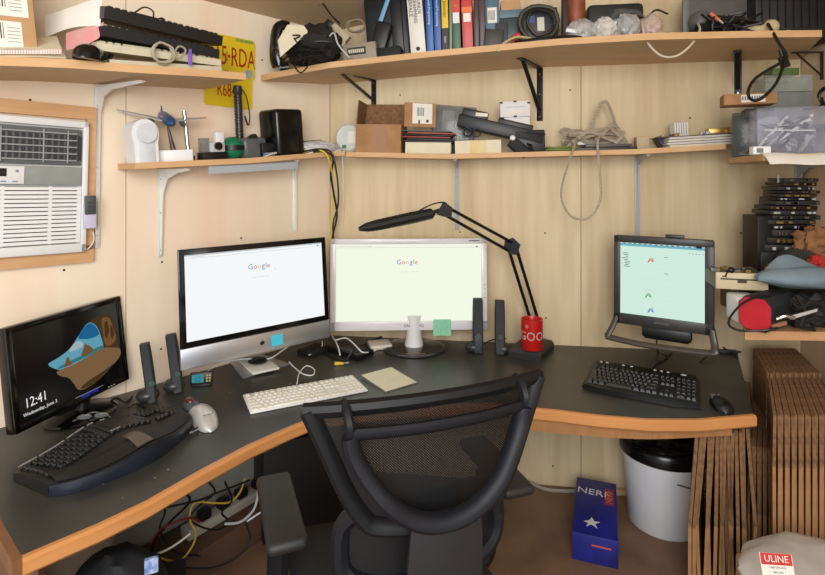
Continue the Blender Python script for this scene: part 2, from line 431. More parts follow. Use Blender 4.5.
def under(S, px, th): return HY-(S.z(px)-th-CAMZ)*F/S.wall.pt(px, 0, 0).y
bracket_metal('shelf_bracket', 'white metal bracket beside the air conditioner', WL, 97, under(S1, 97, .027), 248, .26, whitem, yaw=.25)
bracket_metal('shelf_bracket', 'white metal bracket under the model aeroplane', WL, 160, under(S2, 160, .023), 257, .15, whitem, yaw=.35)
bracket_metal('shelf_bracket', 'white metal bracket under the black computer case', WL, 295, under(S2, 295, .023), 231, .15, whitem, yaw=-.55)
bracket_metal('shelf_bracket', 'pale grey metal bracket under the open cardboard box', WB, 457, under(S4, 457, .023), 230, .18, bluish)
bracket_metal('shelf_bracket', 'pale grey metal bracket above the wall-mounted monitor', WB, 637, under(S4, 637, .023), 238, .18, bluish)
bracket_metal('shelf_bracket', 'pale grey metal bracket in the right corner above the crumpled brown paper', WB, 797, HY-(Z5-.023-CAMZ)*F/WB.pt(797, 0, 0).y, 224, .16, bluish)
bk = mat('black_bracket', (22, 22, 24), .45, var=.2)
bracket_metal('shelf_bracket', 'black braced bracket above the open cardboard box', WB, 374, under(S3, 374, .027), 105, .32, bk, .028, True, yaw=-.4)
bracket_metal('shelf_bracket', 'black braced bracket beside the two white boxes', WB, 540, under(S3, 540, .027), 121, .28, bk, .030, True, yaw=-.42)
bracket_metal('shelf_bracket', 'black braced bracket above the jar on the right', WB, 738, under(S3, 738, .027), 96, .26, bk, .030, True, yaw=-.42)
p = WR.w(.16, .002, S3.z(815)-.028)
t = T('shelf_bracket', 'small black triangular bracket on the right wall under the top shelf end', 'shelf bracket', WR.M(p))
B().box((0, -.003, -.06), (.015, .005, .12)).build('wall_leg', bk, t); B().box((0, -.06, -.003), (.015, .12, .005)).build('shelf_arm', bk, t)
B().bar((0, -.10, -.006), (0, -.006, -.10), .008, .005).build('brace', bk, t)

# ---------- desk ----------
fpx = [(23, 560), (60, 544), (100, 527), (150, 503), (200, 474), (250, 447), (290, 429), (310, 421), (345, 414), (400, 409), (450, 406), (490, 405), (518, 408), (560, 412), (600, 417), (650, 421), (700, 421), (757, 416)]
fr = [desk(*p) for p in fpx]
# the left edge bows gently and the right edge bows gently; the back follows both walls
bk_r = WB.w(WB.upos(WB.pt(737, 300, 0)), .002, ZD)
bl = WL.w(WL.upos(fr[0])-.02, .002, ZD)
outline = [V((p.x, p.y, 0)) for p in fr]+[V((bk_r.x, bk_r.y, 0)), WB.w(.0, .002, 0), V((bl.x, bl.y, 0))]
dk = T('corner_desk', 'black-topped wraparound corner desk with a curved oak front edge', 'desk', V((0, 0, 0)))
def insetpoly(pts, nfront, d):
    out = []
    for i in range(nfront):
        a = pts[max(i-1, 0)]; c = pts[min(i+1, nfront-1)]; tdir = (c-a).normalized(); n = V((-tdir.y, tdir.x, 0)); out.append(pts[i]+n*d)
    return out
nf = len(fr); EW = .018
ins = insetpoly(outline, nf, EW)
B().prism([(p.x, p.y) for p in ins+outline[nf:]], ZD-.036, ZD, 0).build('desktop', lam, dk)
e = B()
for i in range(nf-1):
    a, c = outline[i], outline[i+1]; ai, ci = ins[i], ins[i+1]; z0, z1 = ZD-.040, ZD+.0005
    U = lambda p, z: V((p.x, p.y, z))
    # rounded front: chamfer top and bottom
    k = .007
    def mid(p, q, f): return p+(q-p)*f
    rows = [(0, z1), (1-.35, z1), (1, z1-k), (1, z0+k), (.65, z0), (0, z0)]
    P0 = [U(mid(ai, a, f), z) for f, z in rows]; P1 = [U(mid(ci, c, f), z) for f, z in rows]
    e._add(P0+P1, [(j, j+6, (j+1) % 6+6, (j+1) % 6) for j in range(6)], 0)
    if i == 0: e._add(P0, [tuple(range(6))], 0)
    if i == nf-2: e._add(P1, [tuple(range(6))[::-1]], 0)
bmesh.ops.remove_doubles(e.bm, verts=e.bm.verts, dist=1e-5)
e.build('front_edging', oak, dk)
B().bar(U(outline[0], ZD-.02)+V((-.012, 0, 0)), U(outline[-1], ZD-.02)+V((-.012, 0, 0)), .018, .041).build('end_edging', wood('end_brown', (134, 92, 60), (108, 72, 46)), dk)
# apron under the right wing
a1 = desk(520, 412, 0)+V((0, .05, 0)); a2 = desk(750, 419)+V((-.03, .06, 0)); m1 = desk(640, 421)+V((0, .05, 0))
ap = B()
apts = smoothpath([a1, m1, a2], 6)
for p, q in zip(apts[:-1], apts[1:]): ap.bar(V((p.x, p.y, ZD-.058)), V((q.x, q.y, ZD-.058)), .018, .045)
ap.build('apron', wood('apron_wood', (176, 128, 84), (150, 104, 64)), dk)
q = desk(749, 418); B().box((q.x+.03, q.y+.20, (ZD-.04)/2), (.022, .05, ZD-.04)).build('leg', pine, dk)
q = fr[0]; B().prism([(q.x-.01, q.y+.06), (bl.x+.04, bl.y+.0), (bl.x+.04, bl.y+.02), (q.x-.01, q.y+.08)], 0, ZD-.041).build('end_panel', wood('dark_panel', (120, 82, 54), (98, 64, 40)), dk)
# ---------- monitors ----------
def panelM(bl, br, lean):
    """matrix with origin at the bottom-left corner, x along the bottom edge, y into the screen, z up the (leaning) panel"""
    d = (br-bl); rz = math.atan2(d.y, d.x); 
    return Matrix.Translation(bl) @ RZ(rz) @ RX(-lean), d.length
scr_w = emit('screen_white', (247, 250, 250), .98); scr_g = emit('screen_warm_white', (246, 251, 232), .98); scr_m = emit('screen_mint', (214, 244, 230), .92)
g_b = emit('logo_blue', (90, 130, 220)); g_r = emit('logo_red', (220, 90, 80)); g_y = emit('logo_yellow', (230, 190, 70)); g_g = emit('logo_green', (90, 170, 110))
ln_g = emit('screen_line_grey', (190, 196, 200)); ln_d = emit('screen_line_dark', (90, 95, 100)); ln_b = emit('screen_bar_blue', (112, 176, 196))
def search_logo(b, x, z, size, m0, y=-.0012):
    adv = [0, .66, 1.22, 1.78, 2.16, 2.52]
    for ch, a, m in zip('Google', adv, (0, 1, 2, 0, 3, 1)):
        b.text(ch, size, XZ(x+(a-1.45)*size, y, z), m0+m, .0001)

# --- all-in-one computer with the silver chin ---
bl = W(181, 371.5, 1.885); br = W(330, 337.5, 2.285); M_, w_ = panelM(bl, br, .09)
hgt = .43; chin = .075
t = T('desktop_computer', 'silver all-in-one computer with black-bordered white screen and cyan sticky note', 'computer', M_)
b = B(); b.box((w_/2, .006, chin/2), (w_, .014, chin), bev=.004)
apx = w_*.50
ap = [(0, .0), (.006, -.0015), (.010, .004), (.0105, .011), (.006, .015), (.001, .0135), (-.004, .0155), (-.009, .012), (-.0105, .005), (-.008, -.001), (-.004, -.0025)]
b.prism([(apx+x*.9, chin/2-.006+z*.9) for x, z in ap], .0002, .0012, 1, X=RX(PI/2))
b.ell((apx+.002, -.0008, chin/2+.011), (.0016, .0004, .0034), 1, seg=8, ring=6)
b.build('chin', [alu, mat('logo_black', (20, 20, 22), .3)], t)
b = B(); b.box((w_/2, .004, chin+(hgt-chin)/2), (w_, .010, hgt-chin), bev=.004); b.build('bezel', blackg, t)
b = B(); b.grid(lambda u, v: (w_*(.01+.98*u), .010+.035*math.sin(PI*u)*math.sin(PI*v), .01+(hgt-.02)*v), 12, 8); b.build('back_shell', alu, t)
sx0, sx1, sz0, sz1 = .022, w_-.022, chin+.022, hgt-.022
b = B(); b.quad([(sx0, -.0016, sz0), (sx1, -.0016, sz0), (sx1, -.0016, sz1), (sx0, -.0016, sz1)])
b.quad([(sx0, -.0019, sz1-.005), (sx1, -.0019, sz1-.005), (sx1, -.0019, sz1), (sx0, -.0019, sz1)], 5)
b.box(((sx0+sx1)/2, -.0019, sz1-.014), (sx1-sx0, .0002, .0012), 5); b.box((sx0+.05, -.0019, sz1-.009), (.05, .0002, .002), 5)
b.box((sx1-.02, -.0019, sz1-.011), (.006, .0002, .006), 6)
search_logo(b, w_*.51, sz1-.070, .030, 1, -.002)
b.box((w_*.51, -.0019, sz1-.112), (.07, .0002, .0012), 5); b.box((w_*.51+.06, -.0019, sz1-.088), (.004, .0002, .004), 5)
b.build('screen', [scr_w, g_b, g_r, g_y, g_g, ln_g, ln_d], t)
# stand
S = B(); inv = M_.inverted(); 
ba = desk(208, 345+14, .003); 
def loc(p): return inv @ V(p)
base_pts = [desk(228, 361), desk(256, 352.5), desk(289, 365), desk(243, 379)]
z0 = V((0, 0, .004))
bp = [loc(p+V((0, 0, .0005))) for p in base_pts]; bt = [loc(p+V((0, 0, .006))) for p in base_pts]
S.hexa([bp[3], bp[2], bp[1], bp[0]], [bt[3], bt[2], bt[1], bt[0]])
c1 = loc((base_pts[0]+base_pts[1])/2*.6+(base_pts[2]+base_pts[3])/2*.4+V((0, 0, .004)))
S.bar(loc((base_pts[0]*.3+base_pts[1]*.7)+V((0, 0, .006))), V((w_/2, .035, .14)), .16, .008)
S.build('stand', alu, t)
st = M_ @ V((w_*.60, -.0026, chin*.5))
d_ = M_.to_euler().z
nt = B(); nt.grid(lambda u, v: ((u-.5)*.050, -.003*(1-v)*(1-v), (v-.5)*.042), 6, 6, thick=.0004)
nt.build('sticky_note', mat('cyan_note', (70, 196, 224), .8, var=.05), M=Matrix.Translation(st) @ RZ(d_) @ RX(-.09), label='small cyan sticky note on the silver chin of the all-in-one computer', cat='sticky note')

# --- white-framed monitor in the middle ---
bl = W(330, 331, 2.47); br = W(487, 322, 2.50); M_, w_ = panelM(bl, br, .05); hgt = .427
t = T('monitor', 'large white-framed monitor with a green sticky note on its frame', 'monitor', M_)
B().box((w_/2, .02, hgt/2), (w_, .04, hgt), bev=.01, seg=3).build('casing', white, t)
b = B(); fx, fz0, fz1 = .026, .042, .026
for c, d in (((w_/2, -.003, fz0/2), (w_, .008, fz0)), ((w_/2, -.003, hgt-fz1/2), (w_, .008, fz1)), ((fx/2, -.003, hgt/2), (fx, .008, hgt)), ((w_-fx/2, -.003, hgt/2), (fx, .008, hgt))): b.box(c, d, bev=.002)
b.text('SAMSUNG', .018, XZ(w_*.53, -.0075, fz0*.5), 1, sx=1.15)
for k in range(4): b.box((w_-.012, -.0075, .15+.02*k), (.004, .0006, .004), 1)
b.box((w_-.06, -.0075, hgt-.011), (.05, .0004, .004), 1)
b.build('frame', [mat('white_gloss', (226, 222, 224), .2, var=.03), dgrey], t)
b = B(); x0, x1, z0, z1 = fx, w_-fx, fz0, hgt-fz1
b.quad([(x0, -.0005, z0), (x1, -.0005, z0), (x1, -.0005, z1), (x0, -.0005, z1)])
b.box(((x0+x1)/2, -.0012, z1-.016), (x1-x0, .0002, .0014), 5); b.box((x0+.09, -.0012, z1-.010), (.16, .0002, .002), 5); b.box((x1-.02, -.0012, z1-.014), (.008, .0002, .007), 6)
search_logo(b, (x0+x1)/2, z1-.085, .032, 1, -.0014); b.box(((x0+x1)/2, -.0012, z1-.13), (.09, .0002, .0012), 5)
b.build('screen', [scr_g, g_b, g_r, g_y, g_g, ln_g, ln_d], t)
bc = desk(414, 348.5); inv = M_.inverted(); cc = inv @ bc
up = (inv.to_3x3() @ V((0, 0, 1)))
q = RX(.05)
b = B(); b.lathe([(.001, .0), (.125, .0), (.14, .004), (.14, .009), (.12, .014), (.03, .018), (.001, .018)], 40, X=Matrix.Translation(cc) @ q, sx=1.05)
b.build('stand_base', mat('smoky_gloss', (60, 60, 58), .12, var=.1, coat=.5), t)
b = B(); b.tube([cc+up*.012+V((0, -.135, 0))+V((math.sin(a)*.14, .135-math.cos(a)*.138, 0)) for a in [-.3+.06*k for k in range(11)]], .005, 6, n=2); b.build('chrome_lip', chrome, t)
b = B(); b.lathe([(.045, .014), (.042, .03), (.036, .06), (.034, .12), (.036, .16)], 24, X=Matrix.Translation(cc) @ q, sx=1.0); b.build('stand_neck', white, t)
st = M_ @ V((w_*.71, -.0085, .012))
nt = B(); nt.grid(lambda u, v: ((u-.5)*.084, -.003*(1-v)*(1-v), (v-.5)*.075), 6, 6, thick=.0004)
nt.build('sticky_note', mat('green_note', (146, 214, 178), .8, c2=(132, 200, 164), scale=40), M=Matrix.Translation(st) @ RZ(M_.to_euler().z) @ RX(-.05), label='pale green sticky note on the white monitor frame', cat='sticky note')

# --- black monitor on the left with beach picture ---
bl = W(14, 435.5, 1.54); br = W(128, 379.5, 1.965); M_, w_ = panelM(bl, br, .13)
hgt = .31
t = T('monitor', 'black glossy monitor at the left showing a beach cave picture and 12:41', 'monitor', M_)
b = B(); b.box((w_/2, .014, hgt/2), (w_, .034, hgt), bev=.004); 
b.box((w_/2, -.004, .012), (w_-.004, .006, .022), bev=.001); b.box((w_/2, -.004, hgt-.010), (w_-.004, .006, .018), bev=.001)
b.box((.010, -.004, hgt/2), (.018, .006, hgt-.004), bev=.001); b.box((w_-.010, -.004, hgt/2), (.018, .006, hgt-.004), bev=.001)
b.box((w_*.60, -.0075, .0235), (w_*.26, .0008, .0012), 1); b.text('SCEPTRE', .014, XZ(w_*.60, -.0075, .017), 2, sx=1.3)
for k in range(3): b.box((w_*.78+k*.012, -.0075, .008), (.006, .0006, .003), 1)
b.build('casing', [blackg, lgrey, emit('blue_glow_text', (60, 60, 220), .8)], t)
b = B(); x0, z0 = .02, .024; sw, sh = w_-.04, hgt-.044
def P2(pts, m, y):
    if len(pts) > 5:
        q = [V((a, c, 0)) for a, c in pts]; k = len(q); q = smoothpath(q[-2:]+q+q[:2], 4)[8:8+4*k]; pts = [(v.x, v.y) for v in q]
    n = len(pts); vs = [(x0+sw*p[0], y-.0025, z0+sh*p[1]) for p in pts]
    b._add(vs, [tuple(range(n))], m)
P2([(0, 0), (1, 0), (1, 1), (0, 1)], 0, -.0012)
P2([(.70, .86), (.78, .885), (.86, .885), (.925, .84), (.955, .68), (.975, .50), (.98, .34), (.90, .38), (.80, .42), (.80, .60), (.765, .77)], 1, -.0014)
P2([(.265, .52), (.36, .555), (.47, .61), (.56, .72), (.64, .82), (.70, .84), (.76, .76), (.79, .62), (.79, .46), (.60, .41), (.42, .39), (.34, .42)], 2, -.0016)
P2([(.56, .70), (.60, .77), (.65, .82), (.70, .83), (.75, .76), (.775, .66), (.70, .64), (.62, .66)], 3, -.0017)
P2([(.46, .585), (.50, .64), (.55, .665), (.60, .62), (.58, .575), (.50, .565)], 4, -.0018)
P2([(.36, .445), (.58, .475), (.785, .50), (.785, .455), (.60, .43), (.38, .415)], 5, -.0019)
P2([(.335, .40), (.48, .405), (.64, .43), (.80, .46), (.90, .42), (.98, .37), (.975, .27), (.88, .19), (.74, .10), (.60, .055), (.51, .08), (.47, .18), (.43, .27), (.36, .33)], 6, -.0020)
P2([(.60, .13), (.78, .17), (.90, .21), (.82, .15), (.70, .085), (.60, .06), (.53, .08)], 1, -.0021)
for q in ([(.405, .415), (.412, .46), (.432, .515), (.452, .505), (.462, .46), (.485, .42)], [(.575, .455), (.585, .52), (.605, .57), (.622, .60), (.645, .57), (.665, .55), (.685, .52), (.69, .47)]): P2(q, 7, -.0022)
P2([(.82, .84), (.90, .82), (.93, .68), (.95, .52), (.88, .46), (.825, .50), (.815, .68)], 7, -.0022)
P2([(.84, .78), (.875, .80), (.885, .66), (.85, .56), (.83, .62)], 1, -.0024); P2([(.90, .72), (.925, .70), (.935, .58), (.905, .52), (.895, .60)], 1, -.0024)
b.text('12:41', .040, XZ(x0+sw*.135, -.0054, z0+sh*.185), 8, .0001, sx=.85); b.text('Wednesday, June 3', .0145, XZ(x0+sw*.165, -.0054, z0+sh*.07), 8, .0001)
b.build('screen', [mat('screen_black', (10, 10, 14), .18, var=.1), emit('picture_rock', (92, 68, 44), .55), emit('picture_sky', (118, 190, 214), .62), emit('picture_deep_sky', (40, 120, 176), .6), emit('picture_cloud', (196, 220, 226), .6),
    emit('picture_sea', (70, 150, 160), .55), emit('picture_sand', (150, 116, 82), .6), emit('picture_rock_light', (140, 100, 60), .6), emit('picture_text', (236, 236, 236), .9)], t)
inv = M_.inverted(); up = inv.to_3x3() @ V((0, 0, 1))
bc = inv @ desk(82, 415)
b = B(); b.box(((w_*.46), .035, .03), (.07, .03, .10), bev=.006); b.tube([V((w_*.46, .04, .0)), bc+up*.06, bc+up*.012], .022, 10, n=3); b.build('stand_neck', black, t)
b = B(); b.lathe([(.001, .001), (.115, .001), (.12, .006), (.11, .012), (.03, .022), (.001, .022)], 36, X=Matrix.Translation(bc) @ RX(.13), sy=.8); b.build('stand_base', blackg, t)

# --- grey monitor with a handle bar on the right ---
bl = W(614, 322, 2.29); br = W(714, 339, 2.09); M_, w_ = panelM(bl, br, .02); hgt = .375
t = T('monitor', 'dark square monitor with a curved handle bar below, mounted on the back wall', 'monitor', M_)
bez = mat('bezel_charcoal', (48, 48, 46), .4); b = B()
b.box((w_/2, .024, hgt/2), (w_, .044, hgt), bev=.008)
fz0 = .045
for c, d in (((w_/2, -.002, fz0/2), (w_, .010, fz0)), ((w_/2, -.002, hgt-.014), (w_, .010, .028)), ((.013, -.002, hgt/2), (.026, .010, hgt)), ((w_-.016, -.002, hgt/2), (.032, .010, hgt))): b.box(c, d, bev=.002)
b.text('SAMSUNG', .011, XZ(w_*.5, -.0076, .022), 1, sx=1.1); b.box((w_*.62, .03, hgt+.006), (.07, .03, .014), bev=.003)
b.build('casing', [bez, mgrey], t)
b = B(); x0, x1, z0, z1 = .026, w_-.032, fz0, hgt-.028; W1 = x1-x0; H1 = z1-z0
b.quad([(x0, .002-.0045, z0), (x1, -.0025, z0), (x1, -.0025, z1), (x0, -.0025, z1)])
b.box(((x0+x1)/2, -.003, z1-.009), (W1, .0002, .010), 1); b.box(((x0+x1)/2, -.003, z1-.002), (W1, .0002, .004), 3)
rnd = random.Random(3)
for k in range(14): b.box((x0+W1*(.05+.065*k), -.0032, z1-.003), (.009, .0002, .003), 4 if k % 3 else 5)
for k in range(9): b.box((x0+W1*(.06+.03*rnd.random()), -.003, z1-.045-.007*k), (.014+.012*rnd.random(), .0002, .0022), 4 if k % 2 else 5)
for k in range(6): b.box((x0+W1*.45, -.003, z1-.06-.043*k), (W1*.42, .0002, .0008), 3)
for (u, v, m) in ((.36, .75, 6), (.33, .26, 7), (.36, .06, 8)):
    for j in range(3): b.tube([(x0+W1*(u-.02+.004*j), -.0032, z0+H1*(v-.01)), (x0+W1*(u+.01), -.0032, z0+H1*(v+.05-.012*j)), (x0+W1*(u+.04-.01*j), -.0032, z0+H1*(v+.045-.01*j)), (x0+W1*(u+.05), -.0032, z0+H1*v)], .0013, 4, m, n=3)
b.box((x0+W1*.56, -.003, z1-.052), (.014, .0002, .002), 4); b.box((x0+W1*.56, -.003, z1-.12), (.014, .0002, .002), 4); b.box((x1-.02, -.0033, z1-.003), (.02, .0002, .007), 5)
for k in range(5): b.box((x1-.055+.012*k, -.003, z1-.030), (.006, .0002, .002), 4)
b.build('screen', [scr_m, ln_b, ln_b, emit('screen_pale', (196, 222, 214)), ln_d, emit('screen_dark', (40, 40, 44)), g_r, g_g, g_b], t)
b = B(); hb = -.062
b.tube([(.010, .004, .03), (.002, -.001, .0), (-.010, -.010, -.030), (-.022, -.020, hb+.006), (-.016, -.022, hb), (w_*.3, -.026, hb-.008), (w_*.7, -.026, hb-.006), (w_-.004, -.022, hb), (w_+.004, -.020, hb+.008), (w_+.002, -.008, -.03), (w_-.004, -.001, .0), (w_-.010, .004, .03)], .011, 8, flat=1.25, n=4)
b.build('handle_bar', mat('handle_taupe', (76, 68, 60), .35), t)
b = B(); b.box((w_*.54, .03, -.022), (w_*.5, .05, .05), bev=.01); b.cyl((w_*.32, .025, -.042), (w_*.76, .025, -.042), .012); b.build('hinge', black, t)
inv = M_.inverted(); wp = WB.pt(665, 290, .012); c2 = inv @ wp
b = B(); b.tube([V((w_*.5, .045, .18)), V((w_*.5, c2.y*.6, .18)), V((w_*.5, c2.y, .18))], .02, 8, n=2); b.build('wall_mount', black, t)
# ---------- things on the desk ----------
def quadM(fl, fr_, nr, nl):
    """local frame on the desk for an oblong thing given its four footprint corners; returns matrix, width, depth"""
    c = (fl+fr_+nr+nl)/4; d = ((fr_-fl)+(nr-nl)); rz = math.atan2(d.y, d.x)
    w = ((fr_-fl).length+(nr-nl).length)/2; dep = ((fl-nl).length+(fr_-nr).length)/2
    return Matrix.Translation(c) @ RZ(rz), w, dep
keyw = mat('key_white', (238, 236, 228), .5, var=.04, c2=(226, 220, 198), scale=12)
key_k = mat('key_black', (34, 34, 36), .38, var=.3)
def keys(b, x0, x1, y0, y1, rows, z, h, gap, m, taper=.12):
    """rows: list of lists of relative key widths (0 or negative = gap), from far to near"""
    n = len(rows); dy = (y1-y0)/n
    for r, row in enumerate(rows):
        tot = sum(abs(k) for k in row); x = x0; yc = y1-(r+.5)*dy
        for k in row:
            w = (x1-x0)*abs(k)/tot
            if k > 0:
                a, c = w-gap, dy-gap; xc = x+w/2
                lo = [(xc-a/2, yc-c/2, z), (xc+a/2, yc-c/2, z), (xc+a/2, yc+c/2, z), (xc-a/2, yc+c/2, z)]
                t_ = min(a, c)*taper
                hi = [(xc-a/2+t_, yc-c/2+t_, z+h), (xc+a/2-t_, yc-c/2+t_, z+h), (xc+a/2-t_, yc+c/2-t_, z+h), (xc-a/2+t_, yc+c/2-t_, z+h)]
                b.hexa(lo, hi, m)
            x += w
FULL = [[1, -.6, 1, 1, 1, 1, -.4, 1, 1, 1, 1, -.4, 1, 1, 1, 1, -.3, 1, 1, 1, -.3, 1, 1, 1, 1], [1]*13+[2, -.3, 1, 1, 1, -.3, 1, 1, 1, 1], [1.5]+[1]*12+[1.5, -.3, 1, 1, 1, -.3, 1, 1, 1, 1],
        [1.8]+[1]*11+[2.2, -3.6, 1, 1, 1, 1], [2.3]+[1]*10+[2.7, -1.3, 1, -1.3, 1, 1, 1, 1], [1.4, 1.2, 1.4, 6, 1.4, 1.2, 1.2, 1.2, -.3, 1, 1, 1, -.3, 2, 1, 1]]
# white keyboard
M_, w_, d_ = quadM(desk(242, 397), desk(354, 377), desk(367, 392), desk(251, 415))
t = T('keyboard', 'white full-size keyboard with yellowed keys in front of the computer', 'keyboard', M_)
B().box((0, 0, .005), (w_, d_, .008), bev=.003).build('case', [mat('keyboard_white', (232, 232, 230), .35, var=.04)], t)
b = B(); keys(b, -w_/2+.006, w_/2-.006, -d_/2+.006, d_/2-.006, FULL, .009, .004, .0035, 0); b.build('keycaps', keyw, t)
# trackpad
M_, w_, d_ = quadM(desk(366, 377), desk(395, 369.5), desk(413, 384), desk(381, 394))
t = T('trackpad', 'square pale trackpad beside the white keyboard', 'trackpad', M_)
B().hexa([(-w_/2, -d_/2, .0), (w_/2, -d_/2, .0), (w_/2, d_/2, .0), (-w_/2, d_/2, .0)], [(-w_/2, -d_/2, .004), (w_/2, -d_/2, .004), (w_/2, d_/2, .012), (-w_/2, d_/2, .012)]).build('base', alu, t)
B().hexa([(-w_/2, -d_/2, .004), (w_/2, -d_/2, .004), (w_/2, d_/2, .012), (-w_/2, d_/2, .012)], [(-w_/2+.001, -d_/2+.001, .0055), (w_/2-.001, -d_/2+.001, .0055), (w_/2-.001, d_/2-.001, .0135), (-w_/2+.001, d_/2-.001, .0135)]).build('glass_top', mat('trackpad_top', (222, 218, 186), .3, var=.06), t)

# black keyboard on the right
M_, w_, d_ = quadM(desk(597, 366), desk(708, 383), desk(691, 411), desk(578, 389))
t = T('keyboard', 'black keyboard on the right wing of the desk below the dark square monitor', 'keyboard', M_)
out = [(-w_/2, -d_*.42), (-w_*.3, -d_*.50), (w_*.3, -d_*.50), (w_/2, -d_*.42), (w_*.5, d_*.44), (w_*.46, d_*.5), (0, d_*.47), (-w_*.46, d_*.5), (-w_*.5, d_*.44)]
b = B(); b.prism(out, .002, .014, 0); b.prism([(x*.985, y*.975) for x, y in out], .014, .018, 0); 
b.grid(lambda u, v: ((u-.5)*w_*.94, d_*(.36+.11*v), .0185+.008*math.sin(v*PI*.5)), 10, 4, thick=.006)
b.build('case', black, t)
b = B(); keys(b, -w_/2+.012, w_/2-.012, -d_*.36, d_*.34, FULL, .018, .009, .003, 0, .18); b.build('keycaps', key_k, t)
b = B(); b.ell((w_*.36, d_*.42, .026), (.011, .006, .003), 0)
for x in (-.42, -.36, -.2, -.12, .1, .16, .22): b.ell((w_*x, d_*.43, .026), (.006, .004, .003), 0)
b.build('media_buttons', lgrey, t)
# black mouse right
def mouse_body(b, L, Wd, H, m=0):
    b.grid(lambda u, v: ((math.cos(PI*(1-u))*Wd/2)*(1-.12*v)*math.sqrt(max(0, 1-abs(2*v-1)**3.2)), (v-.5)*L, .002+H*math.sin(PI*u)**.7*math.sqrt(max(0, 1-abs(2*v-1)**2.6))*(1-.25*v)), 14, 14, m)
    b.prism([(math.cos(a)*Wd*.47*(1-.06*math.sin(a)), math.sin(a)*L*.49) for a in [2*PI*k/24 for k in range(24)]], .0005, .003, m)
p = desk(721, 407); mM = place(p, -.25)
t = T('computer_mouse', 'small black mouse beside the black keyboard on the right', 'mouse', mM)
b = B(); mouse_body(b, .125, .068, .036); b.build('body', black, t)
B().cyl((-.004, .035, .029), (.004, .035, .029), .009, seg=14).build('scroll_wheel', dgrey, t)
B().prism([(-.026, .015), (-.02, .05), (-.004, .052), (-.004, .012)], .024, .0255).build('button', mat('mouse_silver', (120, 124, 130), .3), t)

# ergonomic keyboard
M_, w_, d_ = quadM(desk(23, 468), desk(154, 414), desk(199, 430), desk(62, 514))
w_ = .445; d_ = .235; M_ = M_ @ TR(0.0, .008)
t = T('ergonomic_keyboard', 'black curved split keyboard with a padded palm rest at the left', 'keyboard', M_)
def hump(x): return .022+.020*math.exp(-(x/.085)**2)
def wave(x): return .022*math.cos(x/(w_/2)*PI)*.9
def top(u, v):
    x = (u-.5)*w_; fr_y = -d_/2-.020+wave(x)*-1.1+.055*abs(2*u-1)**7; bk_y = d_/2-.012+wave(x)*.55
    e = 1-abs(2*u-1)**8*.25
    return (x*(1 if v > .3 else 1), fr_y+(bk_y-fr_y)*v, hump(x)*e+.006*math.sin(PI*v)+(.014 if v < .5 else .014*(1-(v-.5))))
b = B(); b.grid(top, 40, 14, 0, thick=.004)
def skirt(u, v):
    p = top(u, 0 if v < 1 else 0); return (p[0], p[1]-.004*(1-v), .002+(p[2]-.004)*v)
b.grid(lambda u, v: (lambda p: (p[0], p[1]-.003*math.sin(PI*v), .001+(p[2]-.003)*v))(top(u, 0)), 40, 4, 1)
b.grid(lambda u, v: (lambda p: (p[0], p[1], .001+(p[2]-.001)*v))(top(u, 1)), 40, 2, 0)
for s_ in (0, 1): b.grid(lambda u, v, s_=s_: (lambda p: (p[0], p[1], .001+(p[2]-.001)*v))(top(s_, u)), 14, 2, 0)
b.build('case', [mat('soft_black', (20, 20, 21), .5, var=.3), mat('navy_edge', (34, 38, 50), .3, var=.2)], t)
def tz(x, y):
    u = x/w_+.5; a = top(u, 0); c = top(u, 1); v = min(max((y-a[1])/(c[1]-a[1]), 0), 1); return top(u, v)[2]
b = B()
def ekey(x, y, kw, kd, rot=0):
    z = tz(x, y); b.box((0, 0, .004), (kw, kd, .009), 0, place((x, y, z), rot), bev=.0015, seg=1)
for r in range(6):
    y = .094-.0225*r; kd = .0185 if r else .011
    for k in range(9): ekey(-.203+k*.0188+.003*r*(k > 0), y+wave(-.203+k*.0188)*.45, .0155, kd, -.10)
    for k in range(8): ekey(-.026+k*.0188-.003*r+.006, y+wave(-.026+k*.0188)*.45, .0155, kd, .10)
    for k in range(3):
        if r in (0, 1, 2, 5): ekey(.131+k*.0145, y+wave(.145)*.45, .0122, kd)
    for k in range(3): ekey(.178+k*.0145, y+wave(.19)*.45, .0125, kd)
b.build('keycaps', key_k, t)
b = B(); b.grid(lambda u, v: (lambda x: (x, top(x/w_+.5, 0)[1]+.008+.068*v, tz(x, top(x/w_+.5, 0)[1]+.008+.068*v)+.003+.008*math.sin(PI*v)))((u-.5)*w_*.94), 36, 8, thick=.004)
b.build('palm_rest', mat('leatherette', (17, 17, 18), .55, bump=.3, scale=90), t)
b = B(); b.grid(lambda u, v: (lambda x: (x, top(x/w_+.5, 0)[1]+.010+.08*v, tz(x, top(x/w_+.5, 0)[1]+.010+.08*v)+.0055+.008*math.sin(PI*min(1, v*.85))))((u-.5)*.05*(1-.35*v)-.01), 4, 8)
b.text('Microsoft', .008, place((-.01, -d_*.07, tz(-.01, -d_*.07)+.012)), 1)
b.build('center_badge', [mat('badge_taupe', (92, 84, 72), .4), lgrey], t)
b = B()
for x0_, x1_ in ((-.21, -.165), (-.155, -.085), (-.075, -.055), (-.05, -.022), (-.01, .005), (.03, .042)):
    P = [(x, d_/2-.016+wave(x)*.55, tz(x, d_/2-.016+wave(x)*.55)+.008) for x in (x0_, (x0_+x1_)/2, x1_)]
    b.tube(P, .003, 6, n=3, flat=1.6)
b.build('silver_trim', mat('silver_keys', (170, 172, 176), .3, metal=.5), t)
b = B(); b.box((.175, -d_/2-.012, .010), (.034, .003, .012)); b.text('Microsoft', .010, XZ(.175, -d_/2-.0165, .012), 1); b.build('logo_strip', [black, lgrey], t)

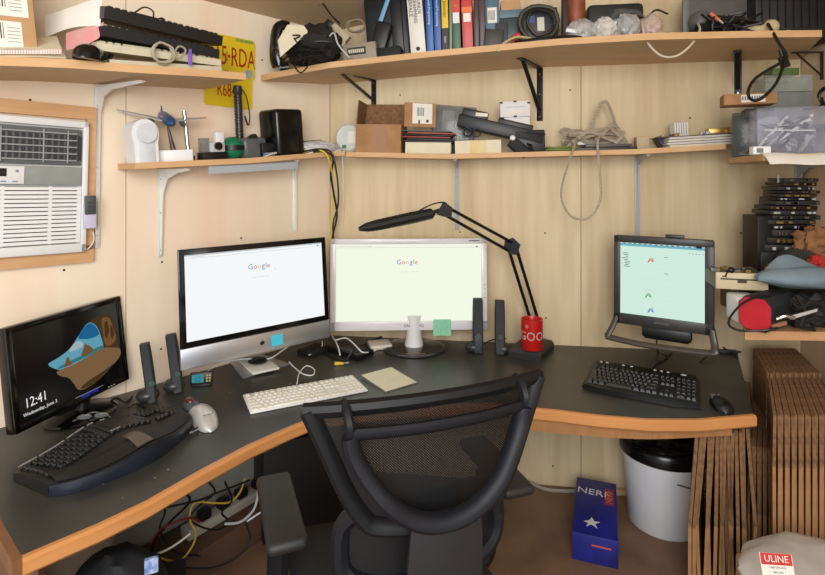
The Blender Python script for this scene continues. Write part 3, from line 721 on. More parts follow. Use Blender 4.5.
# trackball mouse
p = desk(200, 421); mM = place(p, .70) @ Matrix.Diagonal((.92, 1.30, .95, 1))
t = T('trackball_mouse', 'silver trackball mouse with a dark red ball beside the curved keyboard', 'mouse', mM)
b = B()
def tb(u, v):
    k = math.sqrt(max(0, 1-abs(2*v-1)**3)); wd = .036+.008*math.sin(PI*v)
    return (math.cos(PI*(1-u))*wd*k+.010*math.sin(PI*v), (v-.5)*.165, .002+(.030+.018*math.sin(PI*min(1, v*1.05)))*math.sin(PI*u)**.8*k)
b.grid(tb, 16, 18); b.prism([(math.cos(a)*.040+.006, math.sin(a)*.078) for a in [2*PI*k/24 for k in range(24)]], .0005, .004)
b.build('body', mat('mouse_silver_shell', (206, 204, 200), .3, metal=.35, var=.06), t)
b = B(); b.ell((-.012, .050, .026), (.026, .030, .024), 0); b.box((.002, .040, .046), (.020, .034, .008), bev=.003); b.build('side_panel', mat('slate_grey', (70, 76, 86), .45), t)
B().ell((-.010, .058, .045), (.016, .016, .016), seg=24, ring=16).build('ball', mat('ball_red', (96, 18, 18), .1, coat=1), t)
b = B(); b.text('Microsoft', .009, place((.006, -.045, .0425), 0, -.35), 0); b.build('logo', dgrey, t)

# speakers
def speaker(label, px, pybase, pytop, side, yaw, group=None, wide=.034, lean=0):
    p = desk(px, pybase); h = CAMZ+(HY-pytop)/F*p.y-ZD
    t = T('speaker', label, 'speaker', place(p+V((0, .005, 0)), yaw), group)
    b = B()
    n = 10; prof = []
    for k in range(n+1):
        v = k/n; z = .004+(h-.008)*v; y = -.006+.020*(1-(2*v-1)**2)*.4+.012*v
        prof.append((z, y))
    vs = []
    for z, y in prof:
        wv = wide*(1-.10*abs(2*(z/h)-1)**3)
        ring = [(-wv/2, y-.012), (-wv/2+.005, y-.018), (wv/2-.005, y-.018), (wv/2, y-.012), (wv/2, y+.014), (-wv/2, y+.014)]
        vs += [(a, c, z) for a, c in ring]
    fs = [(j*6+i, j*6+(i+1) % 6, (j+1)*6+(i+1) % 6, (j+1)*6+i) for j in range(n) for i in range(6)]+[tuple(range(6))[::-1], tuple(range(n*6, n*6+6))]
    b._add(vs, fs, 0); b.bm.transform(RY(lean)); b.build('column', mat('speaker_charcoal', (46, 48, 52), .6, bump=.15, scale=200), t)
    b = B(); b.ell((side*.018, .012, .022), (.040, .036, .026), 0, seg=24, clip=-.021); b.build('base', mat('speaker_base', (52, 54, 56), .32), t)
    B().cyl((0, -.0245, h*.34), (0, -.0275, h*.34), .010, seg=16).build('control_knob' if side < 0 and group else 'logo_disc', mat('green_grey', (70, 92, 88), .4), t)
    return t
speaker('slim black desk speaker nearest the black beach-picture monitor', 152, 402, 342, -1, .35, lean=-.13)
speaker('slim black desk speaker against the left edge of the silver computer', 178, 392, 333, -1, .30, wide=.038, lean=-.13)
sp = speaker('slim dark speaker just right of the white-framed monitor', 478, 352.5, 298, -1, 0, wide=.046)
b = B(); b.box((0, -.021, .045), (.034, .008, .075), bev=.003); b.cyl((0, -.025, .03), (0, -.032, .03), .008); b.cyl((0, -.025, .055), (0, -.030, .055), .006); b.build('control_panel', mat('panel_slate', (66, 72, 84), .45), sp)
speaker('slim dark speaker between its twin and the red mug', 500, 354, 300, 1, -.1, wide=.046)

# small display on a cable
p = desk(201, 386)
t = T('desk_clock', 'small black desk gadget with a lit cyan display', 'display', place(p, .18))
b = B(); b.box((0, .004, .028), (.082, .016, .046), bev=.003, X=RX(-.15)); b.box((0, .012, .004), (.07, .04, .008), bev=.002); b.build('casing', [black], t)
b = B(); X_ = RX(-.15); b.box((-.012, -.0045, .029), (.044, .0006, .030), 0, X_)
b.text('12:41', .012, X_ @ XZ(-.012, -.0052, .033), 1); b.text('28 65', .009, X_ @ XZ(-.012, -.0052, .021), 1)
for k in range(3): b.box((.022, -.0045, .019+.010*k), (.006, .0006, .006), 2, X_); b.box((.032, -.0045, .019+.010*k), (.006, .0006, .006), 2, X_)
b.build('display', [emit('display_cyan', (70, 160, 170), .7), text_k, emit('display_amber', (220, 190, 120), .7)], t)
cable('usb_cable', 'white cable from the small lit display to behind the silver computer', [desk(203, 376, .008), desk(212, 368, .02), desk(225, 362, .04), desk(245, 359, .035), desk(268, 359, .03), desk(283, 350, .05), desk(290, 345, .07)], .0028, white)
# white square adaptor on the computer foot
M_, w_, d_ = quadM(desk(240, 360, .012), desk(266, 355, .012), desk(277, 369, .012), desk(250, 375, .012))
M_ = M_ @ TR(0, 0, -.004)
B().box((0, 0, .005), (w_, d_, .010), bev=.003).build('card_tray', mat('tray_white', (226, 222, 210), .5, var=.04), M=M_, label='small white square tray on the silver computer foot', cat='tray')
b = B(); b.ell((0, 0, .008), (w_*.36, d_*.22, .009), clip=-.0075)
for k in (-1, 0, 1): b.tube([(-w_*.3, k*.008, .013), (0, k*.010+.004, .019), (w_*.3, k*.008, .013)], .002, 5, 1)
b.build('earphone_case', [black, dgrey], M=M_ @ TR(0, 0.006, .011) @ RZ(.25), label='black oval gadget lying on the small white tray', cat='gadget')

# black hub, adapters, white puck between the two big monitors
M_, w_, d_ = quadM(desk(332, 350), desk(346, 343), desk(370, 359), desk(352, 363))
t = T('dock', 'black docking adapter between the silver computer and the white monitor', 'adapter', M_)
B().box((0, 0, .014), (w_, d_*.9, .026), bev=.004).build('casing', black, t); B().box((0, 0, .0285), (w_*.8, d_*.6, .003), bev=.001).build('top_plate', dgrey, t)
M_, w_, d_ = quadM(desk(300, 352), desk(318, 345), desk(330, 352), desk(308, 360))
B().box((0, 0, .010), (w_, d_*.8, .020), bev=.006).build('charger', black2, M=M_, label='black power brick beside the silver computer foot', cat='charger')
M_, w_, d_ = quadM(desk(372, 342), desk(393, 336), desk(394, 341), desk(379, 352))
w_ = .105; d_ = .10
B().box((0, 0, .011), (w_, d_, .022), bev=.008, seg=3).build('wireless_router', mat('puck_white', (226, 220, 204), .4, var=.04), M=place(desk(381, 349), .25) @ TR(0, .03), label='small white square router in front of the white monitor stand', cat='router')
t = T('yellow_plug', 'yellow plug with a metal tip on the desk', 'plug', place(desk(342, 365), .15))
B().box((-.012, 0, .008), (.040, .014, .013), bev=.003).build('grip', yellow, t); B().cyl((.008, 0, .008), (.03, .0, .008), .004).build('tip', steel, t)
cable('usb_cable', 'white cable looping in front of the silver computer', [desk(289, 362, .01), desk(294, 367, .004), desk(303, 374, .004), desk(313, 375, .004), desk(314, 369, .004), desk(306, 366, .006), desk(299, 374, .004), desk(297, 384, .004)], .0026, white)
cable('usb_cable', 'white cable arching over the black docking adapter', [desk(333, 338, .05), desk(336, 340, .06), desk(346, 338, .06), desk(355, 345, .05), desk(362, 352, .035), desk(370, 352, .02), desk(376, 350, .02)], .003, white)
cable('usb_cable', 'white cable with a plug end at the foot of the white monitor', [desk(331, 334, .04), desk(336, 342, .045), desk(339, 350, .04), desk(340, 355, .034)], .0035, white)
cable('usb_cable', 'white cable hanging from the right end of the silver chin', [desk(322, 341, .03), desk(322, 346, .02), desk(316, 352, .006), desk(309, 355, .02)], .0026, white)
cable('power_cable', 'black tangled cable behind the yellow plug', [desk(300, 354, .02), desk(310, 348, .03), desk(322, 352, .006), desk(332, 358, .004), desk(345, 361, .03), desk(352, 352, .036), desk(364, 345, .01), desk(380, 337, .004), desk(396, 334, .004)], .0035, black)
cable('power_cable', 'black cable sagging behind the two slim dark speakers', [desk(484, 344, .01), desk(492, 340, .02), desk(510, 338, .02), desk(524, 338, .01)], .003, black)
cable('mouse_cable', 'black cable winding from the left speakers to the curved keyboard', [desk(128, 408, .004), desk(136, 404, .004), desk(150, 410, .004), desk(165, 412, .004), desk(160, 419, .004)], .0025, black)
cable('keyboard_cable', 'black cable running from behind the square monitor to the black keyboard', [desk(672, 352, .004), desk(664, 360, .004), desk(654, 366, .004), desk(651, 374, .004)], .0028, black)
cable('monitor_cable', 'black cable dropping from the square monitor hinge to the desk', [W(657, 330, 2.28), W(657, 343, 2.3), desk(658, 352, .004), desk(668, 356, .004)], .003, black)
cable('monitor_cable', 'black looping cable end on the desk right of the square monitor', [desk(700, 362, .004), desk(712, 352, .02), desk(718, 345, .03), desk(730, 352, .01), desk(738, 357, .004)], .003, black)
b = B(); b.box((0, 0, .008), (.075, .03, .014), bev=.002); b.box((.045, 0, .008), (.02, .016, .007), 1); b.build('usb_stick', [dgrey, steel], M=place(desk(728, 353), -.1), label='small dark connector lying behind the desk corner by the square monitor', cat='connector')
cable('power_cable', 'black cable lying behind the left monitor foot', [desk(108, 404, .004), desk(116, 398, .02), desk(126, 402, .006), desk(132, 396, .006)], .004, black)
b = B(); b.tube([(-.055, -.01, .004), (-.03, .018, .006), (0, .0, .022), (.03, .016, .006), (.055, -.01, .004)], .0024, 6); b.ell((-.025, 0, .010), (.022, .003, .009), 1); b.ell((.025, 0, .010), (.022, .003, .009), 1)
b.build('eyeglasses', [mat('wire_frame', (150, 150, 150), .3, metal=.6), film_d], M=place(desk(93, 419, .014), .25), label='wire-framed eyeglasses resting on the left monitor foot', cat='glasses')

# lamp and mug
M_, w_, d_ = quadM(desk(521, 342), desk(553, 339), desk(553, 352), desk(509, 360))
lb = M_
t = T('desk_lamp', 'black swing-arm desk lamp with a long head reaching over the white monitor', 'lamp', V(desk(532, 352)))
o0 = desk(532, 352)
b = B(); z1 = .042
c4 = [desk(508, 357)-o0, desk(541, 361.5)-o0, desk(554, 349)-o0, desk(525, 343)-o0]
up1 = [c*.90+V((0, 0, z1)) for c in c4]; mid1 = [c+V((0, 0, z1*.6)) for c in c4]
b.hexa(c4, mid1); b.hexa(mid1, up1); b.build('base', mat('lamp_base', (34, 34, 33), .5), t)
Yb = desk(536, 349).y+.03
def L(px, py, Y): return W(px, py, Y)-o0
b = B(); J0 = L(535, 322, Yb); J1 = L(512, 247, 2.36); J2 = L(445, 210, 2.16)
b.cyl(L(537, 348, Yb), L(537, 320, Yb), .012); b.box(J0+V((0, 0, -.01)), (.05, .03, .03), bev=.006); b.build('pivot', black, t)
for dx in (-6, 6): B().cyl(J0+V((dx*.003, 0, 0)), J1+V((dx*.003, 0, 0)), .0075, seg=8).build('lower_arm', black, t)
b = B(); b.prism([(-.035, -.005), (-.030, .028), (.006, .040), (.036, .012), (.020, -.034), (-.012, -.030)], -.012, .012, X=Matrix.Translation(J1+V((0, 0, 0))) @ RX(PI/2)); b.cyl(J1+V((0, -.022, 0)), J1+V((0, .022, 0)), .012, seg=12); b.build('elbow', black2, t)
for dz in (-.020, .016): B().cyl(J1+V((dz*.5, 0, dz)), J2+V((0, 0, dz)), .0070, seg=8).build('upper_arm', black, t)
b = B(); b.prism([(-.035, -.018), (-.006, .036), (.03, .010), (.026, -.030), (-.01, -.026)], -.010, .010, X=Matrix.Translation(J2) @ RX(PI/2)); b.cyl(J2+V((-.02, 0, 0)), L(431, 213, 2.14), .008, seg=8); b.build('wrist_joint', black2, t)
H0 = L(434, 213, 2.14); H1 = L(359, 229, 2.04)
dh = (H1-H0).normalized(); nrm = V((0, 0, 1)); side = dh.cross(nrm).normalized(); upv = side.cross(dh)
b = B(); vs = []
secs = [(0, .016, .010), (.04, .030, .022), (.3, .032, .024), (.75, .030, .022), (.90, .024, .018), (1, .012, .008)]
Lh = (H1-H0).length
for f, hw, hh in secs:
    for a in range(10):
        an = 2*PI*a/10; vs.append(H0+dh*Lh*f+side*math.cos(an)*hw+upv*math.sin(an)*hh)
fs = [(j*10+i, j*10+(i+1) % 10, (j+1)*10+(i+1) % 10, (j+1)*10+i) for j in range(5) for i in range(10)]+[tuple(range(10)), tuple(range(50, 60))]
b._add(vs, fs, 0)
for k in range(16):
    f = .1+.045*k; b.bar(H0+dh*Lh*f+side*.026+upv*.017, H0+dh*Lh*f-side*.026+upv*.0215, .004, .004)
b.build('lamp_head', mat('lamp_black', (26, 25, 24), .55, bump=.2, scale=60), t)
b = B(); b.tube([H0+upv*.022+dh*.06, H0+upv*.036+dh*-.0, J2+V((0, 0, .03)), J2+V((.02, 0, .0))], .003, 6); b.build('lamp_wire', black, t)
mp = desk(531.5, 351.5, 0); mp = V((mp.x, mp.y, ZD+.043)); mp = W(532, 349, 2.37); mp.z = ZD+.0435
R0 = .048; Hm = .135
t = T('mug', 'red mug with white lettering standing on the lamp base', 'mug', place(mp, 0))
b = B(); b.lathe([(.001, .001), (R0*.92, .001), (R0, .006), (R0, Hm), (R0-.004, Hm+.001), (R0-.006, Hm-.004), (R0-.006, .012), (.001, .010)], 36); b.build('cup', red, t)
b = B(); b.text('GOOG', .054, I4, 0, .0002, fn=lambda v: (R0*math.sin(v.x/R0+.1)*1.012, -R0*math.cos(v.x/R0+.1)*1.012, v.y+Hm*.48), sx=.92); b.text('®', .02, I4, 0, .0002, fn=lambda v: (R0*math.sin(v.x/R0-.7)*1.012, -R0*math.cos(v.x/R0-.7)*1.012, v.y+Hm*.8)); b.build('lettering', white, t)
b = B(); b.tube([(R0*.95, .0, Hm*.82), (R0+.022, .004, Hm*.80), (R0+.030, .006, Hm*.5), (R0+.020, .004, Hm*.22), (R0*.95, 0, Hm*.2)], .0055, 8); b.build('handle', mat('mug_handle_dark', (120, 20, 20), .3), t, M=RZ(.9))
b = B(); rn = random.Random(77); o0 = desk(300, 440)
for k in range(110):
    p = desk(rn.uniform(40, 740), rn.uniform(372, 500)); 
    if (p.xy-desk(240, 410).xy).length > .75 and rn.random() < .6: continue
    q = onz(p.x/p.y*F+CX, 400, ZD)
    # keep only specks that land on the desktop, behind the front edge
    edge = min(fr, key=lambda e: abs(e.x/e.y-p.x/p.y))
    if p.y < edge.y+.04: continue
    r_ = rn.uniform(.0006, .0018); a = rn.uniform(0, 6)
    b.box((p.x-o0.x, p.y-o0.y, .0008), (r_*rn.uniform(1, 3), r_, .0008), 0)
b.build('desk_crumbs', mat('crumb_pale', (170, 164, 148), .9), M=Matrix.Translation(o0), label='pale crumbs and dust scattered over the black desktop', cat='crumbs', kind='stuff')
# ---------- chair ----------
ck = mat('chair_frame', (14, 15, 18), .55, var=.2, spec=.35); ckb = mat('chair_blue_black', (18, 20, 26), .55, var=.15, spec=.35); pad_m = mat('arm_pad', (34, 34, 33), .55, var=.15)
net = mesh_cloth('chair_netting', (10, 10, 12), .74, 800)
fab = mat('seat_fabric', (24, 24, 26), .85, var=.3, scale=120)
M_ = place((-.062, 1.41, 0), .35)
t = T('office_chair', 'black mesh-backed office chair with armrests pushed up to the corner desk', 'chair', M_)
YB = -.285
def backpt(x, z, off=0):   # surface of the back: bulges towards the camera in the middle, leans back at the top
    hw = .27
    return V((x, YB-.055*(1-(x/hw)**2)-.08*(z-.95)+off, z))
def halfw(z):
    K = [(.79, .125), (.82, .158), (.86, .182), (.91, .204), (.95, .220), (1.0, .242), (1.05, .264)]
    if z <= K[0][0]: return K[0][1]
    for (a, b_), (c, d) in zip(K[:-1], K[1:]):
        if z <= c: return b_+(d-b_)*(z-a)/(c-a)
    return K[-1][1]
ZT = 1.045
def ztop(x): return ZT-.0+.010*math.cos(x/.27*PI/2)-.01
b = B(); b.grid(lambda u, v: (lambda z: backpt((u-.5)*2*halfw(z), z))(.80+(ztop((u-.5)*.53)-.80)*v), 24, 24)
b.build('mesh_back', net, t)
b = B()
P = [backpt(halfw(z), z) for z in (1.04, .99, .94, .88, .84, .815, .797)]
bottom = [backpt(x, .787) for x in (.07, .0, -.07)]
P2_ = [backpt(-halfw(z), z) for z in (.797, .815, .84, .88, .94, .99, 1.04)]
b.tube(P+bottom+P2_, .017, 10, flat=1.35, n=5)
topc = [backpt(x, ztop(x)) for x in (-.268, -.2, -.1, 0, .1, .2, .268)]
b.tube(topc, .0155, 8, flat=1.2, n=5); b.build('back_frame', ck, t)
# yoke behind the netting
b = B(); OFF = -.035
yk = [backpt(.190, 1.000, OFF), backpt(.182, .962, OFF-.005), backpt(.156, .915, OFF-.012), backpt(.122, .872, OFF-.02), backpt(.082, .838, OFF-.02), backpt(.042, .820, OFF-.02), backpt(0, .814, OFF-.02)]
yl = [V((-p.x, p.y, p.z)) for p in yk[:-1]][::-1]
b.tube(yk+yl, .0165, 10, flat=1.2, n=6)
b.tube([backpt(x, 1.003+.003*math.cos(x*8), OFF) for x in (-.19, -.14, -.07, 0, .07, .14, .19)], .0115, 10, n=5, flat=1.3)
for s_ in (-1, 1): b.tube([backpt(s_*.190, 1.0, OFF-.004), backpt(s_*.192, 1.025, OFF-.006), backpt(s_*.194, 1.045, -.02), backpt(s_*.194, 1.050, .008)], .008, 6, n=4, flat=1.3)
b.build('yoke', ckb, t)
b = B()
def sp(u, v):
    z = .812-.44*v; w2 = .076+.030*v-.02*v*v; x = (u-.5)*2*w2
    return (x, YB-.098+.05*v*v*1.4-.016*math.cos((u-.5)*PI)+.02*v, z)
b.grid(sp, 10, 10, thick=-.03); b.build('spine', mat('spine_plastic', (40, 41, 44), .45, var=.15), t)
# lumbar support: rounded ring with netting
b = B(); rr = []
for k in range(29):
    a = 2*PI*k/28; cx = math.cos(a); sz = math.sin(a)
    x = .185*math.copysign(abs(cx)**.5, cx); z = .715+.085*math.copysign(abs(sz)**.6, sz); rr.append((x, YB+.045-.04*(1-(x/.19)**2), z))
b.tube(rr, .019, 8, n=2, flat=1.1); b.build('lumbar_ring', ckb, t)
B().grid(lambda u, v: ((u-.5)*.34, YB+.047-.04*(1-((u-.5)*1.8)**2), .635+.16*v), 12, 8).build('lumbar_netting', net, t)
# seat
b = B()
def seat(u, v):
    x = (u-.5)*.50; y = -.23+.47*v; e = (1-abs(2*u-1)**6)*(1-abs(2*v-1)**8)
    return (x*(1-.12*v*0), y, .44+.045*e**.5+.010*math.cos(u*2*PI)-.02*max(0, v-.8)*5*.3)
b.grid(seat, 18, 18, thick=0); b.box((0, .005, .425), (.47, .44, .05), bev=.02); b.build('seat', fab, t)
for s_ in (-1, 1):
    ax = .287*s_
    b = B(); b.box((0, 0, 0), (.092, .30, .030), bev=.014, seg=3, X=place((ax+(.030 if s_ > 0 else .004), .005, .668), -.02*s_)); b.build('armrest', pad_m, t)
    b = B(); b.tube([(ax, .0, .655), (ax, .0, .56), (ax, .0, .44), (ax*.8, .0, .40), (ax*.3, 0, .40)], .022, 8, flat=1.4, n=5); b.build('arm_post', ck, t)
b = B(); b.cyl((0, 0, .40), (0, 0, .22), .028); b.cyl((0, 0, .24), (0, 0, .09), .036); b.box((0, 0, .395), (.2, .26, .04), bev=.01); b.build('gas_lift', black, t)
for k in range(5):
    a = 2*PI*k/5+.3; d = V((math.cos(a), math.sin(a), 0))
    f = B().tube([d*.02+V((0, 0, .10)), d*.16+V((0, 0, .10)), d*.30+V((0, 0, .07))], .022, 8, n=4).build('base_leg', ck, t)
    q_ = d.cross(V((0, 0, 1))); B().cyl(d*.30+V((0, 0, .03))-q_*.022, d*.30+V((0, 0, .03))+q_*.022, .029, seg=18).build('caster', black, f)

# ---------- flattened cardboard ----------
def sheet_box(name, label, near, far, ztop_n, ztop_f, th, group=None, lean=(0, 0), bend=.5, flap=.62):
    """a flattened carton standing on its long edge: two walls with a fold line and a flap edge; near/far are floor points of its centre line"""
    near = V(near); far = V(far); d = far-near; L = d.length; rz = math.atan2(d.y, d.x)
    b = B(); n = 3; t1 = th/2.0
    lx, lz = lean
    for k in (-1, 1):
        y = k*t1*.52
        lo = [(0, y-t1*.42, 0), (L, y-t1*.42, 0), (L, y+t1*.42, 0), (0, y+t1*.42, 0)]
        zk = ztop_n*flap; mid = [(x, yy+bend*.02*k, zk) for x, yy, _ in lo]
        hi = [(0, y-t1*.42+lx, ztop_n), (L, y-t1*.42+lx, ztop_f), (L, y+t1*.42+lx, ztop_f), (0, y+t1*.42+lx, ztop_n)]
        b.hexa(lo, mid, 0); b.hexa(mid, [(x, y2, z-.004) for x, y2, z in hi], 1)
        b.hexa([(x+.001, y2, z-.004) for x, y2, z in hi], hi, 1)
    return b.build(name, [card, card_d], M=Matrix.Translation(V((near.x, near.y, 0))) @ RZ(rz), label=label, cat='cardboard box', group=group)
rnd = random.Random(5)
# stack under the desk end: seven cartons, seen from their ends
xs = [692, 702, 712, 722, 731, 741, 750]
for i, px in enumerate(xs):
    n_ = W(px, 575, 1.86+.004*i); n_.z = 0; far = V((n_.x+.235+.006*i, n_.y+.42, 0))
    sheet_box('flattened_box', ['flattened carton nearest the white bucket under the desk end', 'second flattened carton from the bucket under the desk end', 'third flattened carton from the bucket under the desk end', 'middle flattened carton of the seven under the desk end',
        'fifth flattened carton from the bucket under the desk end', 'sixth flattened carton from the bucket under the desk end', 'flattened carton of the under-desk row farthest from the bucket'][i],
        n_, far, .600-.012*rnd.random(), .60, .026, 'flattened cartons under the desk end', lean=(-.022+.006*i, 0), bend=.5*math.sin(i*1.3), flap=.42+.03*rnd.random())
# middle row beside the desk end
words = ['nearest the desk leg', 'second from the desk leg', 'in the middle', 'fourth from the desk leg', 'nearest the tall row']
for i in range(5):
    n_ = W(751+i*5.6, 500, 1.95); n_.z = 0; far = V((n_.x+.23, n_.y+.34, 0))
    sheet_box('flattened_box', 'low flattened carton %s, in the short row beside the desk end' % words[i], n_, far, .505-.004*i, .52, .019, 'flattened cartons beside the desk end', bend=.1, flap=.5)
# tall row under the pine shelf: a front block and a rear block
words = ['nearest the desk', 'second from the desk', 'third from the desk', 'fourth from the desk', 'fifth from the desk', 'sixth from the desk', 'in the middle', 'sixth from the wall', 'fifth from the wall', 'fourth from the wall', 'third from the wall', 'second from the wall', 'nearest the right wall']
for i in range(13):
    n_ = W(777, 500, 1.80); n_.x += .0235*i; n_.z = 0; far = V((1.40+.0232*i*.93, 2.07, 0)); m_ = (far-n_)
    sheet_box('flattened_box', 'tall flattened carton %s, front row below the pine shelf' % words[i], n_, far, .683+.003*math.sin(i*2.1), .705, .0225, 'tall flattened cartons below the pine shelf', bend=.1, flap=.74)
words = ['nearest the desk', 'second from the desk', 'third from the desk', 'fourth from the desk', 'in the middle', 'fourth from the wall', 'third from the wall', 'second from the wall', 'nearest the wall']
for i in range(9):
    n_ = V((1.405+.024*i, 2.085, 0)); far = V((1.49+.020*i, 2.30, 0))
    sheet_box('flattened_box', 'flattened carton %s, rear row beneath the pine shelf' % words[i], n_, far, .722+.002*math.sin(i*2.1), .748, .0215, 'rear flattened cartons beneath the pine shelf', bend=.1, flap=.74)

# ---------- bucket ----------
p = floorp(663, 543); bp_ = V((p.x+.068, p.y+.145, 0))
t = T('bucket', 'white plastic bucket with a black screw lid under the desk', 'bucket', Matrix.Translation(bp_) @ Matrix.Diagonal((1.10, 1.10, .93, 1)))
b = B(); b.lathe([(.001, .001), (.128, .001), (.132, .006), (.146, .29), (.152, .292), (.153, .325), (.148, .33), (.150, .352), (.001, .352)], 48); b.build('pail', mat('pail_white', (226, 228, 232), .4, var=.05, scale=8), t)
b = B(); b.lathe([(.153, .325), (.162, .328), (.164, .372), (.156, .384), (.148, .384), (.143, .366), (.06, .366), (.055, .372), (.001, .372)], 48)
for k in range(6):
    a = k*PI/3+.2; b.bar(V((math.cos(a)*.03, math.sin(a)*.03, .373)), V((math.cos(a)*.146, math.sin(a)*.146, .374)), .016, .014)
b.tube([(math.cos(a)*.112, math.sin(a)*.112, .370) for a in [2*PI*k/24 for k in range(25)]], .007, 6, n=1)
b.build('lid', mat('lid_black', (16, 16, 17), .25, var=.2), t)
b = B(); b.tube([(-.02, -.153, .27), (.03, -.170, .262), (.09, -.155, .24), (.15, -.09, .21), (.17, 0, .19), (.15, .05, .21), (.148, .03, .27)], .0025, 6); b.build('bail_handle', steel, t)

# ---------- blue toy box ----------
FL = floorp(572, 559); FR_ = floorp(617, 563); d = FR_-FL; rz = math.atan2(d.y, d.x)-.22; w_ = d.length
M_ = place(FL, rz); h_ = .108; L_ = .40
bluebox = mat('box_blue', (34, 40, 140), .45, c2=(24, 28, 104), scale=10)
t = T('toy_box', 'blue printed carton lying on the floor beside the bucket', 'box', M_)
B().box((w_/2, L_/2, h_/2), (w_, L_, h_), bev=.003).build('carton', bluebox, t)
zz = h_+.0006; p_or = mat('print_orange', (226, 120, 60), .5); p_rd = mat('print_red', (150, 40, 90), .5)
b = B(); b.text('NERF', .062, place((w_*.44, L_*.74, zz)) @ RZ(-.04), 0, .0003, sx=.95); b.build('brand_print', paper, t)
b = B(); b.box((w_*.82, L_*.70, zz), (.040, .12, .0005), 1); b.text('NERF', .040, place((w_*.82, L_*.70, zz+.0004)) @ RZ(PI/2), 0, .0004); b.build('side_print', [p_or, p_rd], t)
b = B(); b.prism([(-.03, .0), (-.01, .012), (0, .035), (.01, .012), (.032, .014), (.014, -.004), (.022, -.03), (0, -.012), (-.02, -.03), (-.012, -.006)], 0, .0006, 0, X=place((w_*.42, L_*.20, zz))); b.build('emblem', paper, t)
b = B(); b.box((w_*.64, -.0006, h_*.66), (w_*.42, .0006, .006)); b.build('orange_stripe', mat('print_orange_red', (220, 90, 50), .5), t)

# ---------- plastic bag with red label ----------
t = T('plastic_bag', 'clear plastic bag with a red and white label at the lower right corner', 'bag', W(812, 600, 1.55))
bx = t.location.copy(); t.location = V((bx.x, bx.y, .285))
B().box((0.02, .03, -.15), (.30, .26, .30), bev=.01).build('inner_carton', card_l, t)
b = B(); b.ell((0.02, 0.0, .045), (.21, .16, .055), amp=.10, seed=4, freq=4, seg=40, ring=20); b.build('film', plastic_clear('bag_film', (226, 224, 218), .62, .22), t)
b = B(); X_ = t.matrix_basis.inverted() @ Matrix.Translation(W(777, 565, 1.352)) @ RZ(-.1) @ RX(-.35) @ Matrix.Scale(.60, 4)
b.box((0, 0, 0), (.13, .001, .085), 0, X_); b.box((0.0, -.001, .021), (.125, .001, .042), 1, X_)
b.text('ULINE', .036, X_ @ XZ(0, -.002, .021), 0); 
b.text('1-800-295-5510', .0105, X_ @ XZ(0, -.001, -.010), 2); b.text('uline.com', .0105, X_ @ XZ(0, -.001, -.026), 2)
b.build('label', [paper, mat('label_red', (208, 50, 44), .5), text_k], t)

# ---------- under the desk on the left ----------
def fl(px, py, h=0): return floorp(px, py, h)
sheetp = WL.pt(190, 470, .03)
b = B(); b.box((0, 0, .14), (.62, .012, .28)); b.build('storage_board', mat('pale_board', (172, 172, 164), .6, c2=(150, 150, 142), scale=6), M=WL.M(WL.w(WL.upos(WL.pt(195, 480, .0)), .04, 0)), label='pale grey board leaning on the wall behind the tangled cables', cat='board')
p = fl(232, 528, .05)
t = T('power_strip', 'white power strip with black plugs among the tangled cables', 'power strip', WL.M(V((p.x, p.y, 0.12)), .12))
B().box((0, 0, .02), (.42, .06, .04), bev=.006).build('housing', mat('strip_white', (176, 172, 160), .5), t)
for k in range(4): B().box((-.13+.085*k, -.005, .058), (.045, .04, .036), bev=.006).build('plug', black, t)
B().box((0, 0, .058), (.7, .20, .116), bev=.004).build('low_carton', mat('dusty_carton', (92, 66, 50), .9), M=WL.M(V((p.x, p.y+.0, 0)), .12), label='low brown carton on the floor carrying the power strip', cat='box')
def Yc(px, k=.0): return WL.pt(px, 300, .12+k).y
cabs = [('black', [(150, 495), (165, 510), (160, 530), (175, 552), (200, 556)], black, 'black cable looping below the desk edge above the small blue label'),
 ('black', [(176, 488), (190, 500), (170, 522), (155, 540), (150, 560)], black, 'thick black cable dropping from the desk edge to the dark bag'),
 ('black', [(205, 478), (215, 492), (200, 505), (190, 520), (215, 530), (235, 520)], black, 'black cable knotted over the end of the power strip'),
 ('yellow', [(245, 478), (240, 492), (230, 502), (215, 503), (200, 502), (192, 506), (190, 520), (196, 534), (190, 550), (178, 561), (160, 558), (152, 553)], mat('wire_yellow', (196, 160, 60), .5), 'yellow cable hanging in a long loop under the desk'),
 ('red', [(150, 545), (160, 530), (175, 522), (190, 518), (200, 522)], mat('wire_red', (110, 30, 28), .5), 'dark red cable running along the power strip'),
 ('white', [(258, 488), (257, 500), (252, 512), (240, 522), (225, 524)], lgrey, 'grey cable curving down to the power strip near the armrest'),
 ('grey', [(268, 508), (258, 514), (246, 522)], white, 'short white cable entering the power strip beside the armrest'),
 ('black', [(246, 522), (250, 540), (238, 556), (215, 567), (185, 568), (160, 562)], black2, 'black cable sagging low in front of the brown carton'),
 ('black', [(225, 482), (232, 500), (222, 512), (228, 520)], black, 'black cable dropping straight onto the power strip plugs'),
 ('cream', [(190, 534), (175, 545), (162, 552), (150, 556)], cream, 'cream cable running from power strip to the blue label'),
 ('black', [(160, 508), (178, 505), (200, 500), (214, 494), (235, 486), (250, 480)], black, 'black cable bundle slung along below the oak edge')]
for i, (c_, pts, m_, lab) in enumerate(cabs):
    cable('tangled_cable', lab, [W(a, c, Yc(a, .03+.012*i)*.90) for a, c in pts], .0045 if i in (1, 5) else .0034, m_, 'tangled cables under the left desk wing')
t = T('dark_bag', 'dark rounded bag hanging below the left desk corner', 'bag', W(118, 572, 1.42))
B().ell((0, 0, -.03), (.12, .09, .085), amp=.15, seed=8).build('bag_body', black2, t)
B().tube([(-.10, -.07, -.03), (-.05, -.105, .03), (.03, -.105, .035), (.09, -.06, -.02)], .006, 6).build('zip', dgrey, t)
